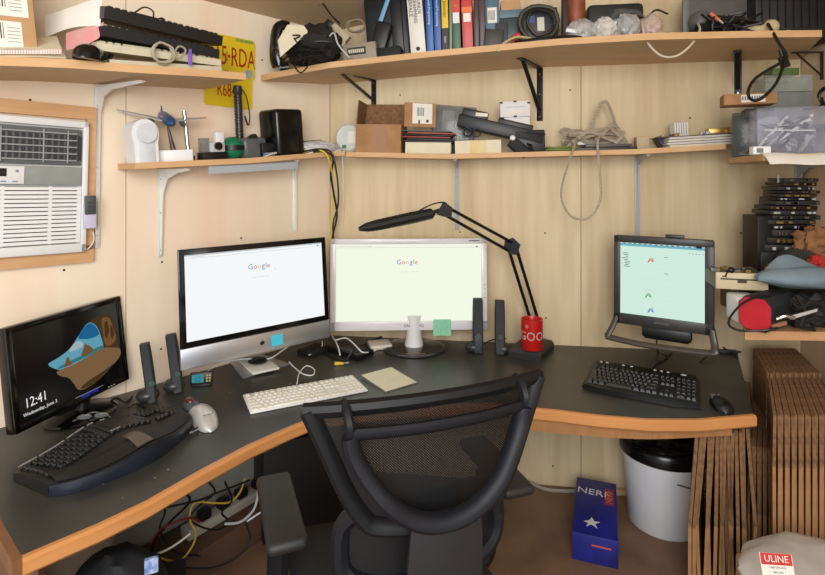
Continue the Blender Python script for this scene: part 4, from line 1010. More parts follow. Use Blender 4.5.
B().box((.085, -.075, .045), (.034, .014, .04), bev=.004, X=RZ(.4)).build('blue_label', mat('tag_blue', (80, 120, 190), .5, c2=(200, 210, 225), scale=60), t)
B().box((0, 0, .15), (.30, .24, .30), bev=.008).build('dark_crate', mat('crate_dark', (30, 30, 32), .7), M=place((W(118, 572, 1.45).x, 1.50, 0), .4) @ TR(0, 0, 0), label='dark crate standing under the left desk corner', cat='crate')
b = B(); b.box((0, 0, .20), (.36, .18, .40), bev=.006); b.build('dark_void_block', mat('void_black', (16, 16, 18), .5), M=place((floorp(300, 535).x-.02, floorp(300, 535).y+.10, 0), .5), label='added black block standing in for the dark void under the desk behind the chair', cat='computer')  # black block added where the space under the desk is only dark
# floor cable by the right wall
cable('floor_cable', 'light grey cable lying along the back wall under the desk', [floorp(515, 480, .02), floorp(528, 482, .012), floorp(545, 489, .006), floorp(565, 491, .006), floorp(588, 491, .006), floorp(620, 494, .006)], .008, mat('cable_grey', (170, 164, 150), .6))
b = B(); b.box((0, 0, .012), (.16, .012, .024)); b.build('wood_offcut', pine, M=WB.M(WB.w(WB.upos(WB.pt(608, 480, 0)), .03, 0)), label='small wood offcut against the back wall behind the blue carton', cat='wood')
# ---------- helpers for clutter ----------
def coil(b, c, R_, r, turns, axis='Z', m=0, squash=1.0, jit=.006, seed=1, X=None):
    rn = random.Random(seed); pts = []
    for k in range(turns*10+1):
        a = 2*PI*k/10; rr = R_*(1+rn.uniform(-.10, .10)); h = (k/(turns*10)-.5)*r*2.6*math.sqrt(turns)+rn.uniform(-jit, jit)*.5
        x, y = rr*math.cos(a), rr*math.sin(a)*squash
        pts.append({'Z': (c[0]+x, c[1]+y, c[2]+h), 'Y': (c[0]+x, c[1]+h, c[2]+y), 'X': (c[0]+h, c[1]+x, c[2]+y)}[axis])
    b.tube(pts, r, 6, m, X, n=2); return b
def between(A, Bp, roll=0, up=V((0, 0, 1))):
    """matrix with origin at A and x axis towards B"""
    A, Bp = V(A), V(Bp); x = (Bp-A).normalized(); y = up.cross(x).normalized(); z = x.cross(y)
    M4 = Matrix(((x.x, y.x, z.x, A.x), (x.y, y.y, z.y, A.y), (x.z, y.z, z.z, A.z), (0, 0, 0, 1)))
    return M4 @ RX(roll), (Bp-A).length
def boxthing(name, label, cat, M_, w, d, h, m, bev=.003, group=None):
    return B().box((0, 0, h/2), (w, d, h), bev=bev).build(name, m, M=M_, label=label, cat=cat, group=group)
print_k = mat('label_print', (60, 60, 60), .7, var=0)

# ---------- upper left shelf ----------
M_, w_, _h = S1.slot(-45, 31, 0, .20); w_ = .30
M_, _a, _b = S1.slot(-45, 31, 0, .17)
t = T('shipping_carton', 'brown carton with white shipping labels at the far left shelf end', 'box', M_)
cw = _a; cdp = .20
B().box((0, 0, .17), (cw, cdp, .34), bev=.003).build('carton', card_l, t)
b = B()
for cx_, cz_, sx_, sz_ in ((cw/2-.075, .165, .12, .075), (cw/2-.085, .075, .10, .075)):
    b.box((cx_, -cdp/2-.0012, cz_), (sx_, .0012, sz_), 0)
    for k in range(7): b.box((cx_-.03+k*.006, -cdp/2-.0022, cz_+.01), (.003 if k % 2 else .0015, .0006, sz_*.6), 1)
    for k in range(5): b.box((cx_+.03, -cdp/2-.0022, cz_-.02+k*.010), (.03, .0006, .0012), 1)
b.build('shipping_label', [paper, print_k], t)
# open paper folder with pink inside
p0 = S1.pos(30, .20)
t = T('paper_folder', 'open white paper mailer with a pink striped lining beside the shipping carton', 'mailer', WL.M(p0))
fa = W(-20, 50, S1.pos(0, .30).y); fb = W(62, 49, S1.pos(62, .30).y); fc = W(66, 34, S1.pos(66, .2).y); fd = W(-10, 40, S1.pos(0, .15).y)
inv = t.matrix_basis.inverted()
def sheet(b, c4, m, sag=.0, thick=.0012, n=8):
    a, c, d, e_ = [inv @ V(p) for p in c4]
    b.grid(lambda u, v: ((a*(1-u)+c*u)*(1-v)+(e_*(1-u)+d*u)*v)+V((0, 0, -sag*math.sin(PI*u)*math.sin(PI*(.3+.7*v)))), n, n, m, thick=thick)
Yf = S1.pos(60, .30).y
b = B(); sheet(b, [W(-30, 57, S1.pos(-30, .30).y), W(66, 57.5, S1.pos(66, .29).y), W(57, 37, S1.pos(60, .16).y), W(-30, 46, S1.pos(-30, .16).y)], 0, -.006, .004)
sheet(b, [W(-30, 50, S1.pos(-30, .29).y), W(62, 50, S1.pos(62, .285).y), W(57, 36, S1.pos(60, .15).y), W(-30, 44, S1.pos(-30, .15).y)], 0, -.006, .0012)
b.build('lower_sheet', paper_y, t)
b = B()
for k in range(34):
    f0, f1 = k/34, (k+.55)/34
    def ed(f, dy): return inv @ W(-30+92*f, 49.5+dy-.0*f, S1.pos(-30+92*f, .302).y)
    b._add([ed(f0, 0), ed(f1, 0), ed(f1, 4.5), ed(f0, 4.5)], [(0, 1, 2, 3)], 1)
    b._add([ed(f1, 0), ed((k+1)/34, 0), ed((k+1)/34, 4.5), ed(f1, 4.5)], [(0, 1, 2, 3)], 0)
b.build('striped_edge', [pinkm, paper], t)
b = B(); sheet(b, [W(45, 38, S1.pos(45, .12).y), W(100, 27, S1.pos(100, .26).y), W(103, -4, S1.pos(103, .26).y), W(45, 16, S1.pos(45, .10).y)], 0, -.02, .0015); b.build('raised_flap', paper, t)
b = B(); sheet(b, [W(66, 50, S1.pos(66, .27).y), W(99, 38, S1.pos(99, .275).y), W(104, 22, S1.pos(104, .262).y), W(66, 33, S1.pos(70, .20).y)], 0, .008, .0015); b.build('pink_lining', pinkm, t)
# black mouse with its cable
pm = S1.pos(92, .31); M_ = WL.M(pm, -.75) @ Matrix.Diagonal((1.2, 1.2, 1.25, 1))
t = T('computer_mouse', 'black mouse with its cable wound up, on the upper left shelf', 'mouse', M_)
b = B(); mouse_body(b, .12, .066, .044); b.build('body', blackg, t)
B().cyl((-.005, .032, .034), (.005, .032, .034), .009).build('scroll_wheel', dgrey, t)
b = B(); coil(b, (-.02, .075, .040), .030, .0028, 4, 'Y', seed=3); b.tube([(-.02, .08, .07), (-.025, .085, .095), (-.015, .08, .105), (-.03, .07, .08)], .0025, 6); b.build('wound_cable', black, t)
# stack of keyboards
def loose_kb(name, label, A, Bp, depth, th, mb, mk, roll=0, keyside=1, group='stacked keyboards on the upper left shelf'):
    M_, L_ = between(A, Bp, roll)
    t = T(name, label, 'keyboard', M_, group)
    b = B(); b.prism([(0, 0), (depth, 0), (depth, th*.62), (depth*.2, th), (0, th*.9)], 0, L_, X=Matrix(((0, 0, 1, 0), (1, 0, 0, 0), (0, 1, 0, 0), (0, 0, 0, 1)))); b.build('case', mb, t)
    b = B(); zz = th if keyside > 0 else -.009
    keys(b, .01, L_-.01, depth*.10, depth*.92, FULL, zz*.86 if keyside > 0 else -.008, .010, .004, 0, .15); b.build('keycaps', mk, t)
    return t
def P1(px, py, off): return W(px, py, S1.pos(px, off).y)
loose_kb('keyboard', 'beige keyboard lying keys-down at the bottom of the stack', P1(110, 64.5, .315), P1(222, 71, .315), .15, .018, beige, mat('key_beige', (214, 206, 180), .5), 0, -1)
loose_kb('keyboard', 'beige keyboard lying second from bottom under two black ones', P1(97, 50, .315), P1(221, 66, .31), .16, .026, mat('kb_beige', (212, 204, 176), .5), mat('key_beige2', (196, 188, 160), .5), .10)
loose_kb('keyboard', 'black keyboard lying directly on the beige ones', P1(104, 36, .31), P1(219, 58, .305), .17, .034, black2, key_k, .12)
loose_kb('keyboard', 'black keyboard on top of the stack of keyboards', P1(104, 18, .30), P1(222, 46, .30), .17, .040, black, key_k, .16)
b = B(); coil(b, (0, 0, 0), .034, .0035, 4, 'Y', seed=6); b.tube([(.02, -.004, .02), (.05, -.006, -.01), (.075, -.004, .02), (.05, -.004, .03), (.02, -.005, -.02), (-.02, -.004, -.035)], .0032, 6)
b.build('coiled_cable', mat('cable_putty', (170, 162, 138), .5), M=Matrix.Translation(P1(163, 53, .335)) @ RZ(WL.rz), label='putty coloured coiled cable hanging over the keyboard stack', cat='cable')
b = B(); b.tube([(-.05, 0, .0), (-.03, -.005, .03), (0, -.005, .03), (.01, 0, 0), (.03, .0, .024), (.045, 0, .022), (.05, .0, -.004)], .0028, 6)
b.build('keyboard_cable', black, M=Matrix.Translation(P1(150, 20, .29)) @ RZ(WL.rz) @ RY(.3), label='black cable looped on top of the keyboard stack', cat='cable')
b = B(); b.box((0, 0, 0), (.014, .004, .045), bev=.001); b.box((0, -.001, .028), (.008, .006, .012))
b.build('purple_tag', mat('tag_purple', (130, 96, 190), .5), M=Matrix.Translation(P1(190, 59, .34)) @ RZ(WL.rz), label='small purple tag hanging at the front of the keyboard stack', cat='tag')

# ---------- licence plates ----------
plate_y = mat('plate_yellow', (232, 204, 34), .4, c2=(222, 190, 30), scale=10); plate_r = mat('plate_red', (170, 40, 24), .5)
def plate(label, cx_, cy_, w_, h_, roll, big, small, bs, off=.006, stickers=(), dx=.062):
    p = WL.pt(cx_, cy_, off); M_ = WL.M(p, 0, roll)
    t = T('license_plate', label, 'license plate', M_)
    pts = []
    for (sx_, sz_) in ((1, 1), (-1, 1), (-1, -1), (1, -1)):
        for k in range(5):
            a = {(1, 1): 0, (-1, 1): PI/2, (-1, -1): PI, (1, -1): 1.5*PI}[(sx_, sz_)]+k*PI/8
            pts.append((sx_*(w_/2-.012)+.012*math.cos(a), sz_*(h_/2-.012)+.012*math.sin(a)))
    b = B(); b.prism(pts, -.001, .001, X=RX(PI/2)); b.tube([(x*.97, -.0016, z*.95) for x, z in pts+[pts[0]]], .0016, 5, n=1); b.build('plate', plate_y, t)
    b = B(); b.text(big, bs, XZ(dx, -.0016, -.004), 0, .0008, sx=.50)
    if small: b.text(small, .020, XZ(.04, -.0016, -h_*.40), 0, .0004)
    b.build('lettering', plate_r, t)
    if stickers:
        sm_ = [mat('sticker_blue', (170, 186, 196), .5, c2=(120, 140, 160), scale=150), mat('sticker_green', (96, 140, 60), .5, c2=(170, 180, 60), scale=120)]
        for x, z, sx_, sz_, m in stickers: B().box((x, -.0024, z), (sx_, .0008, sz_)).build('sticker', sm_[m], t)
    return t
wp_ = (WL.pt(206, 55).xy-WL.pt(255, 55).xy).length
t = plate('yellow license plate with red characters 15 RDA partly behind the keyboards', 222, 55, .315, .175, -.0, '15\u00b7RDA', 'New Mexico USA', .118, stickers=((.125, -.066, .034, .036, 0), (.105, .078, .085, .014, 1)))
b = B(); c_ = (-.022, -.003, .000)
b.lathe([(.006, 0), (.008, .0006), (.006, .0012)], 16, 0, X=XZ(.020, -.002, -.002), cap=False)
for k in range(4):
    for d_ in (-.004, 0, .004):
        a = k*PI/2; b.box((0, 0, 0), (.0012, .0008, .012), 0, TR(.020, -.0026, -.002) @ RY(a) @ TR(d_, 0, .015))
b.build('sun_symbol', plate_r, t)
plate('smaller yellow license plate reading R684 below the other plate', 229, 90, .225, .15, .02, 'R684', '', .085, off=.003, dx=-.012, stickers=((-.01, .052, .022, .026, 0), (-.055, .058, .02, .008, 1), (.06, .058, .03, .008, 1)))

# ---------- air conditioner ----------
def rectM(x0, y0, x1, y1, off):
    a = WL.pt(x0, y1, off); b_ = WL.pt(x1, y1, off); c = WL.pt(x1, y0, off); return a, b_, c
pr = WL.pt(93, 180, .0); pl = WL.w(WL.upos(WL.pt(0, 180, 0))-.28, 0, 0)
ul, ur = WL.upos(pl), WL.upos(pr)
ztopF, zbotF = WL.pt(60, 104, 0).z, WL.pt(60, 263, 0).z
RO = .022
fr_o = WL.M(WL.w((ul+ur)/2, .001, (ztopF+zbotF)/2), 0, .018); fw, fh = ur-ul, ztopF-zbotF
t = T('air_conditioner_surround', 'unpainted wood surround nailed round the window air conditioner', 'wood frame', fr_o)
B().box((0, -.011, fh/2-.022), (fw, .020, .045)).build('top_board', pine, t); B().box((0, -.011, -fh/2+.030), (fw, .020, .060)).build('bottom_board', pine, t)
B().box((fw/2-.014, -.011, 0), (.028, .020, fh-.09)).build('side_board', pine, t)
B().box((-.02, -.008, -fh/2+.066), (fw-.06, .014, .012)).build('foam_strip', mat('foam_yellow', (206, 190, 80), .9, c2=(170, 150, 60), scale=60, bump=.5), t)
au1 = WL.upos(WL.pt(87, 180, .035)); au0 = au1-.60
za, zb = WL.pt(60, 118, .04).z, WL.pt(60, 252, .04).z
aw, ah = au1-au0, za-zb
t = T('air_conditioner', 'white window air conditioner set in the left wall', 'air conditioner', WL.M(WL.w((au0+au1)/2, .001, (za+zb)/2), 0, .024))
acw = mat('ac_white', (226, 226, 224), .4, var=.04); b = B()
D_ = .045; x0, x1 = -aw/2, aw/2
b.box((0, -D_/2, ah/2-.012), (aw, D_, .024), bev=.004); b.box((0, -D_/2, -ah/2+.016), (aw, D_, .032), bev=.004)
b.box((x1-.009, -D_/2, 0), (.018, D_, ah), bev=.004); b.box((x0+.009, -D_/2, 0), (.018, D_, ah), bev=.004)
b.box((0, -.012, 0), (aw-.02, .02, ah-.02)); b.build('casing', acw, t)
zv1 = ah/2-.030; zv0 = zv1-.125
B().box((0, -.030, (zv0+zv1)/2), (aw-.045, .016, .125), bev=.002).build('vent_recess', mat('ac_vent_grey', (96, 100, 100), .5), t)
b = B()
for k in range(5): b.box((.0, -.044, zv0+.016+.023*k), (aw-.075, .006, .004), 0, RX(0))
for x in (-.2, -.08, .05, .165, .235): b.box((x, -.046, (zv0+zv1)/2), (.004, .004, .112))
b.build('vent_louvre', mat('louvre_grey', (150, 152, 152), .45), t)
b = B()
for k in range(4): b.box((aw/2-.05, -.0415, zv0+.03+.023*k), (.022, .004, .010))
for k in range(30): b.box((-.25+.018*k, -.0405, zv0+.06), (.010, .003, .085), 0, RY(0))
b.build('vent_fins', mat('fin_dark', (40, 42, 44), .6), t)
zc1 = zv0-.006; zc0 = zc1-.062
B().box((0, -.032, (zc0+zc1)/2), (aw-.04, .022, .062), bev=.002).build('control_band', mat('ac_grey_band', (150, 154, 150), .4), t)
b = B(); b.box((-.02, -.045, (zc0+zc1)/2), (.27, .005, .058), bev=.002); b.box((-.07+.10, -.048, (zc0+zc1)/2+.008), (.075, .002, .026), 1)
for k in range(6): b.box((-.06+.030*k, -.048, zc0+.010), (.014, .0015, .004), 2)
b.box((.095, -.048, zc1-.018), (.008, .0015, .008), 2); b.build('control_panel', [acw, blackg, mat('ac_blue_grey', (120, 140, 170), .5)], t)
zl1 = zc0-.006; zl0 = -ah/2+.034; n_ = 14; b = B()
for k in range(n_):
    z = zl0+(zl1-zl0)*(k+.5)/n_; b.box((0, 0, 0), (aw-.05, .003, .0105), 0, TR(0, -.040, z) @ RX(-.2))
for x in (-.19, -.06, .06, .19): b.box((x, -.038, (zl0+zl1)/2), (.010, .006, zl1-zl0))
b.box((aw/2-.025, -.036, (zl0+zl1)/2), (.012, .012, zl1-zl0)); b.build('intake_grille', acw, t)
B().box((0, -.026, (zl0+zl1)/2), (aw-.05, .008, zl1-zl0)).build('grille_recess', mat('recess_grey', (50, 50, 50), .7), t)
# remote in its holder
p = WL.pt(89.5, 213, .05); t = T('remote_control', 'dark grey remote control in a white wall holder beside the air conditioner', 'remote control', WL.M(p))
B().box((0, 0, -.012), (.040, .018, .085), bev=.004).build('holder', mat('holder_lilac', (206, 200, 220), .45), t)
B().box((0, -.008, .028), (.036, .012, .066), bev=.004).build('remote_body', mat('remote_grey', (74, 78, 78), .5), t)
b = B(); 
for k in range(3): b.box((0, -.015, .010+.014*k), (.018, .002, .006))
b.build('remote_buttons', dgrey, t)
cable('thin_cable', 'thin white cable trailing down from the remote holder', [WL.pt(93, 232, .045), WL.pt(94, 240, .04), WL.pt(90, 247, .035), WL.pt(86, 250, .03)], .002, white)

# ---------- lower left shelf ----------
def s2(x0, x1, yt, off=.09, yaw=0): return S2.slot(x0, x1, yt, off, yaw)
M_, w_, h_ = s2(129, 156, 120, .10)
t = T('webcam_dome', 'white rounded plastic housing at the left end of the lower shelf', 'device', M_)
b = B(); out = [(-w_*.44, 0), (w_*.44, 0), (w_*.44, h_*.45), (w_*.5, h_*.62)]+[(w_*.5*math.cos(a), h_*.68+h_*.32*math.sin(a)) for a in [PI*k/12 for k in range(13)]]+[(-w_*.5, h_*.62), (-w_*.44, h_*.45)]
b.prism(out, -.045, .045, X=RX(PI/2)); b.build('housing', white, t)
b = B(); b.lathe([(.001, 0), (w_*.28, .002), (w_*.36, .012), (w_*.38, .014)], 28, X=TR(0, -.046, h_*.68) @ RX(PI/2)); b.box((0, -.047, h_*.25), (w_*.6, .006, h_*.5), bev=.004); b.build('inset_cover', mat('pearl_white', (216, 218, 222), .3), t)
# plane
M_, w_, h_ = s2(159, 191, 156, .10, -.3)
t = T('model_airplane', 'blue and white model aeroplane banking on a white display stand', 'model airplane', M_)
k_ = w_; B().box((0, 0, .022), (w_, .06, .044), bev=.003).build('stand_base', white, t)
top_ = .135
B().cyl((-.004, 0, .044), (-.018, .0, top_), .010, .004, seg=10).build('stand_arm', mat('stand_dark', (70, 50, 40), .3), t)
X_ = TR(-.022, 0, top_+.030) @ RY(.12) @ RX(.25) @ RZ(.12)
f = B(); prof = [(.001, -.11), (.008, -.105), (.016, -.09), (.021, -.06), (.021, .04), (.015, .08), (.007, .11), (.002, .125)]
f.lathe(prof, 20, X=X_ @ RX(-PI/2) @ RX(0)); f.build('fuselage', mat('plane_blue', (40, 74, 120), .3, c2=(210, 220, 230), scale=9, lo=.5, hi=.52), t)
wg = B()
for s_ in (-1, 1):
    wg.hexa([(s_*.012, -.035, -.008), (s_*.16, .035, .010), (s_*.16, .050, .010), (s_*.012, .025, -.008)][::s_], [(s_*.012, -.035, -.003), (s_*.16, .035, .012), (s_*.16, .050, .012), (s_*.012, .025, -.003)][::s_], 0, X_)
    wg.hexa([(s_*.004, .095, .006), (s_*.055, .115, .010), (s_*.055, .122, .010), (s_*.004, .112, .006)][::s_], [(s_*.004, .095, .009), (s_*.055, .115, .012), (s_*.055, .122, .012), (s_*.004, .112, .009)][::s_], 0, X_)
wg.build('wings', mat('wing_grey', (176, 178, 176), .4), t)
for s_ in (-1, 1): B().cyl((s_*.055, -.032, -.012), (s_*.055, .006, -.010), .0105, .008, seg=14, X=X_).build('engine', mat('engine_dark', (70, 76, 84), .35), t)
B().prism([(.085, .012), (.112, .012), (.118, .036), (.106, .036)], -.002, .002, X=X_ @ Matrix(((0, 0, 1, 0), (1, 0, 0, 0), (0, 1, 0, 0), (0, 0, 0, 1)))).build('tail_fin', mat('tail_blue', (50, 90, 150), .4), t)
# silver tube
M_, w_, h_ = s2(184, 194, 111, .09)
t = T('penlight', 'slim chrome tube standing upright in a small black foot', 'tube', M_)
B().cyl((0, 0, .012), (-.010, 0, h_), .0085, .0075, seg=16).build('barrel', chrome, t); B().cyl((0, 0, 0), (0, 0, .02), .022, seg=16).build('foot', black, t)
b = B(); b.cyl((-.004, 0, h_), (-.005, 0, h_+.006), .002, seg=8); b.cyl((-.016, 0, h_), (-.016, 0, h_+.006), .002, seg=8); b.build('prongs', steel, t)
# webcam in box
M_, w_, h_ = s2(200, 225, 128, .085)
t = T('small_camera', 'small silver camera with a round black lens on a black base', 'camera', M_)
B().box((0, 0, .016), (w_, .05, .032), bev=.003).build('base', black, t); B().box((w_*.12, -.004, .052), (w_*.62, .04, .042), bev=.006).build('body', lgrey, t)
B().cyl((w_*.12, -.024, .056), (w_*.12, -.034, .056), .016, seg=20).build('lens', blackg, t)
B().box((w_*.28, .0, .09), (w_*.35, .03, .05), bev=.004).build('viewfinder', white, t); B().box((-w_*.32, .0, .06), (w_*.3, .035, .06), bev=.003).build('clear_side', film_d, t)
# green ball
M_, w_, h_ = s2(222, 243, 140, .07)
t = T('wrist_ball', 'green and black wrist exercise ball on the lower left shelf', 'ball', M_)
B().ell((0, 0, w_*.5), (w_*.5, w_*.5, w_*.5), seg=28, ring=18).build('ball', green, t)
B().lathe([(w_*.47, -.012), (w_*.515, -.010), (w_*.515, .010), (w_*.47, .012)], 30, X=TR(0, 0, w_*.5), cap=False).build('band', black, t)
# clear tumbler on its side
M_, w_, h_ = s2(241, 264, 135, .07)
t = T('goggles_case', 'clear grey plastic case lying beside the green ball', 'case', M_)
B().box((0, 0, h_*.45), (w_, .07, h_*.88), bev=.016, seg=3).build('shell', plastic_clear('case_grey', (110, 114, 116), .62, .2), t); B().box((0, 0, h_*.4), (w_*.6, .03, h_*.5), bev=.006).build('contents', dgrey, t)
# black drone like thing
M_, w_, h_ = s2(252, 275, 130, .08)
t = T('folding_tool', 'black angular gadget leaning against the clear grey case', 'gadget', M_)
B().box((-.008, 0, h_*.62), (.05, .04, h_*.62), bev=.004, X=RY(-.5)).build('blade_arm', black2, t); B().box((.015, -.01, h_*.28), (w_*.8, .06, h_*.5), bev=.010).build('body', black, t)
B().box((.0, -.045, .012), (.05, .02, .02), bev=.003).build('connector', mat('plug_blue_grey', (110, 130, 160), .4), t)
# flashlight
M_, w_, h_ = s2(236, 245, 86, .045)
t = T('ribbed_flashlight', 'tall black ribbed torch standing upright with a wrist strap', 'flashlight', M_)
b = B(); pr_ = [(.001, 0), (.016, 0)]
for k in range(22):
    z = .01+(h_-.05)*k/22; pr_ += [(.0175, z), (.0175, z+h_*.020), (.0145, z+h_*.024), (.0145, z+h_*.034)]
pr_ += [(.019, h_-.035), (.019, h_-.004), (.015, h_), (.001, h_)]
b.lathe(pr_, 20); b.build('barrel', mat('torch_black', (34, 32, 34), .35, c2=(60, 54, 56), scale=70), t)
b = B(); b.tube([(.012, -.01, h_-.01), (.034, -.012, h_-.05), (.046, -.012, h_-.13), (.036, -.012, h_-.17), (.022, -.012, h_-.13)], .005, 6, flat=.4); b.build('strap', mat('strap_brown', (46, 38, 34), .7), t)
# black computer case
M_, w_, h_ = s2(266, 300, 110, .085, .10)
t = T('black_enclosure', 'glossy black rounded box standing near the room corner', 'computer', M_)
w2 = .155; b = B(); b.box((0, 0, h_/2), (w2, .13, h_), bev=.018, seg=4); b.build('shell', mat('enclosure_black', (12, 12, 13), .22, var=.1), t)
B().box((w2*.30, -.066, h_/2), (.004, .004, h_*.9), bev=.001).build('side_groove', blackg, t)
# plastic bag of mail & papers in the corner
p = (S2.pos(318, .085)); p.z = S2.z(318)
t = T('plastic_parcel', 'flat clear plastic parcel stuffed into the corner of the shelf', 'bag', WL.M(p))
b = B(); b.ell((0, 0, .030), (.13, .075, .030), amp=.3, seed=2, freq=7, clip=-.028); b.build('film', plastic_clear('parcel_film', (222, 222, 222), .75, .2), t)
B().box((.0, 0, .012), (.20, .11, .018), bev=.003).build('contents', paper, t)
B().box((-.05, .02, .062), (.13, .07, .006), X=RY(-.1)).build('dark_flap', black2, t)
# cables hanging from the shelf front
def hc(pts): return [WL.pt(x, y, o) for x, y, o in pts]
cable('hanging_cable', 'yellow cable draped over the shelf edge and hanging to the desk', hc([(284, 154, .10), (300, 153, .12), (315, 150, .15), (324, 152, .19), (329, 160, .205), (332, 175, .17), (333, 195, .12), (331, 215, .10), (330, 245, .08)]), .0042, yellow)
cable('hanging_cable', 'black cable draped over the shelf edge beside the yellow one', hc([(290, 155, .11), (306, 151, .14), (320, 149, .17), (331, 152, .19), (335, 164, .20), (338, 185, .15), (338, 205, .12), (333, 225, .10), (335, 250, .07)]), .004, black)
cable('hanging_cable', 'thicker black cable hanging closest to the room corner', hc([(304, 153, .12), (320, 151, .17), (333, 157, .20), (331, 175, .17), (334, 195, .13), (337, 215, .10), (333, 235, .08), (332, 252, .06)]), .0048, black2)
cable('hanging_cable', 'thin white cable hanging just right of the yellow and black ones', hc([(342, 152, .17), (343, 170, .15), (343, 190, .12), (343, 215, .08), (342, 240, .05)]), .002, white)
cable('hanging_cable', 'cream cable lying along the lower left shelf to the black enclosure', hc([(262, 158, .15), (275, 153, .14), (290, 154, .14), (302, 155, .13), (313, 152, .15)]), .004, cream)
B().box((0, 0, -.012), (.42, .006, .030)).build('cable_tray', bluish, M=WL.M(S2.pos(256, .150)+V((0, 0, -.030)), 0, -.06), label='grey metal strip fixed beneath the front of the lower left shelf', cat='metal strip')
# ---------- middle shelf on the back wall ----------
def s4(x0, x1, yt, off=.10, yaw=0): return S4.slot(x0, x1, yt, off, yaw)
def s3(x0, x1, yt, off=.20, yaw=0): return S3.slot(x0, x1, yt, off, yaw)
M_, w_, h_ = s4(340, 360, 115, .08)
t = T('bubble_wrap_roll', 'round white plastic packet with a paper label left of the open cardboard box', 'packet', M_)
B().lathe([(.001, -.03), (.06, -.034), (.072, -.02), (.072, .02), (.06, .034), (.001, .03)], 28, X=TR(0, 0, .075) @ RX(PI/2)).build('packet', plastic_clear('packet_white', (222, 226, 216), .8, .3), t)
b = B(); b.box((.02, -.036, .075), (.045, .003, .06), 0); b.box((-.02, -.036, .03), (.02, .003, .016), 1); b.build('label', [paper, green], t)
# open cardboard box
M_, w_, h_ = s4(360, 403, 126, .11)
w_ *= 1.0; dp = .17
t = T('cardboard_box', 'open brown cardboard box with raised flaps on the middle shelf', 'box', M_)
b = B(); h2 = h_
for c, d in (((0, -dp/2, h2/2), (w_, .005, h2)), ((0, dp/2, h2/2), (w_, .005, h2)), ((-w_/2, 0, h2/2), (.005, dp, h2)), ((w_/2, 0, h2/2), (.005, dp, h2)), ((0, 0, .003), (w_, dp, .006))): b.box(c, d)
b.box((-.0, -dp/2-.003, h2/2), (w_*.34, .0015, h2), 1); b.build('carton', [card, mat('packing_tape', (162, 110, 66), .4)], t)
hf = .115
b = B(); b.box((0, dp/2, h2+hf/2), (w_, .004, hf), X=I4); b.build('rear_flap', card_d, t)
b = B(); b.box((0, 0, hf/2), (.004, dp, hf), X=TR(-w_/2, 0, h2) @ RY(.08)); b.build('left_flap', card_d, t)
M2 = TR(w_/2+.004, -.02, h2) @ RZ(.35)
b = B(); b.box((.065, -dp*.36, hf*.42), (.15, .004, hf*.98), 0); b.box((.075, -dp*.36-.003, hf*.48), (.095, .0012, hf*.82), 1)
for k in range(6): b.box((.050+.006*k, -dp*.36-.004, hf*.55), (.002+.001*(k % 2), .0006, hf*.35), 2)
b.box((.10, -dp*.36-.004, hf*.18), (.012, .0006, .012), 2); b.box((.06, -dp*.36-.004, hf*.14), (.008, .0006, .016), 2)
for o_ in (None,): b.bm.transform(M2)
b.build('right_flap', [card, paper, print_k], t)
B().box((0, 0, h2*.97), (w_*.9, dp*.85, .012), X=RX(.05)).build('dark_contents', black2, t)
# pile of papers / magazines
base_u = s4(408, 452, 140, .11)
M_, w_, h_ = base_u
boxthing('white_paper_block', 'thick block of white paper under the dark magazines', 'paper stack', M_, w_, .19, .052, paper_y)
mags = [((70, 72, 76), .0, .006), ((40, 40, 44), .06, .007), ((150, 60, 44), -.04, .007), ((30, 32, 38), .03, .005), ((170, 76, 56), .10, .007), ((96, 98, 100), -.06, .005)]
zz = .053
for i, (c_, a_, th_) in enumerate(mags):
    lab = ['lowest grey magazine in the pile beside the cardboard box', 'black magazine resting on the lowest grey one', 'rust red folder low in the magazine pile', 'dark folder between the two red folders', 'upper rust red folder tilting in the magazine pile', 'grey magazine on top of the pile beside the cardboard box'][i]
    B().box((.01*math.sin(i*2), -.0, th_/2), (w_*1.06, .17, th_), bev=.001).build('magazine', mat('mag_%d' % i, c_, .5, var=.25), M=M_ @ TR(0, 0, zz) @ RZ(a_*.7) @ RY(.015), label=lab, cat='magazine', group='magazines beside the cardboard box')
    zz += th_+.0035
M_, w_, h_ = s4(430, 472, 106, .05)
t = T('clear_case', 'clear grey plastic case standing behind the magazine pile', 'case', M_ @ TR(0, 0, 0))
B().box((0, .0, h_*.5), (w_, .03, h_), bev=.005, X=RY(.10)).build('shell', film_d, t); B().box((-.03, .0, h_*.5), (w_*.3, .014, h_*.8), X=RY(.10)).build('insert', lgrey, t)
M_, w_, h_ = s4(456, 501, 137, .12)
t = T('cream_box', 'long cream box with a yellowed middle under the black printer part', 'box', M_)
B().box((0, 0, .030), (w_, .15, .060), bev=.002).build('carton', paper_y, t); B().box((.0, -.0755, .030), (w_*.36, .001, .058)).build('yellow_stain', mat('stain_yellow', (226, 196, 130), .8, c2=(224, 210, 176), scale=20), t)
# black printer part: long sloping bar with hooks
M_, w_, h_ = s4(470, 541, 110, .12)
t = T('printer_mechanism', 'long black plastic machine part sloping across the cream box', 'machine part', M_)
b = B(); X_ = TR(-.02, -.01, .108) @ RY(.26)
b.box((0, 0, 0), (.40, .10, .058), bev=.006, X=X_); b.box((.06, 0, .035), (.16, .09, .03), bev=.004, X=X_); b.box((-.13, .0, .040), (.12, .07, .045), bev=.005, X=X_ @ RY(.0)); b.build('beam', black, t)
b = B(); b.box((w_*.33, 0, .050), (w_*.42, .12, .10), bev=.005); b.build('end_housing', black, t)
b = B(); b.box((w_*.1, -.02, .058), (.10, .09, .05), bev=.006, X=RY(.7)); b.build('strut', black2, t)
b = B(); b.prism([(-.03, 0), (.02, 0), (.02, .02), (-.01, .02), (-.01, .034), (-.03, .034)], -.03, .0, X=TR(-.165, -.01, .178) @ RX(PI/2)); b.build('hook', black, t)
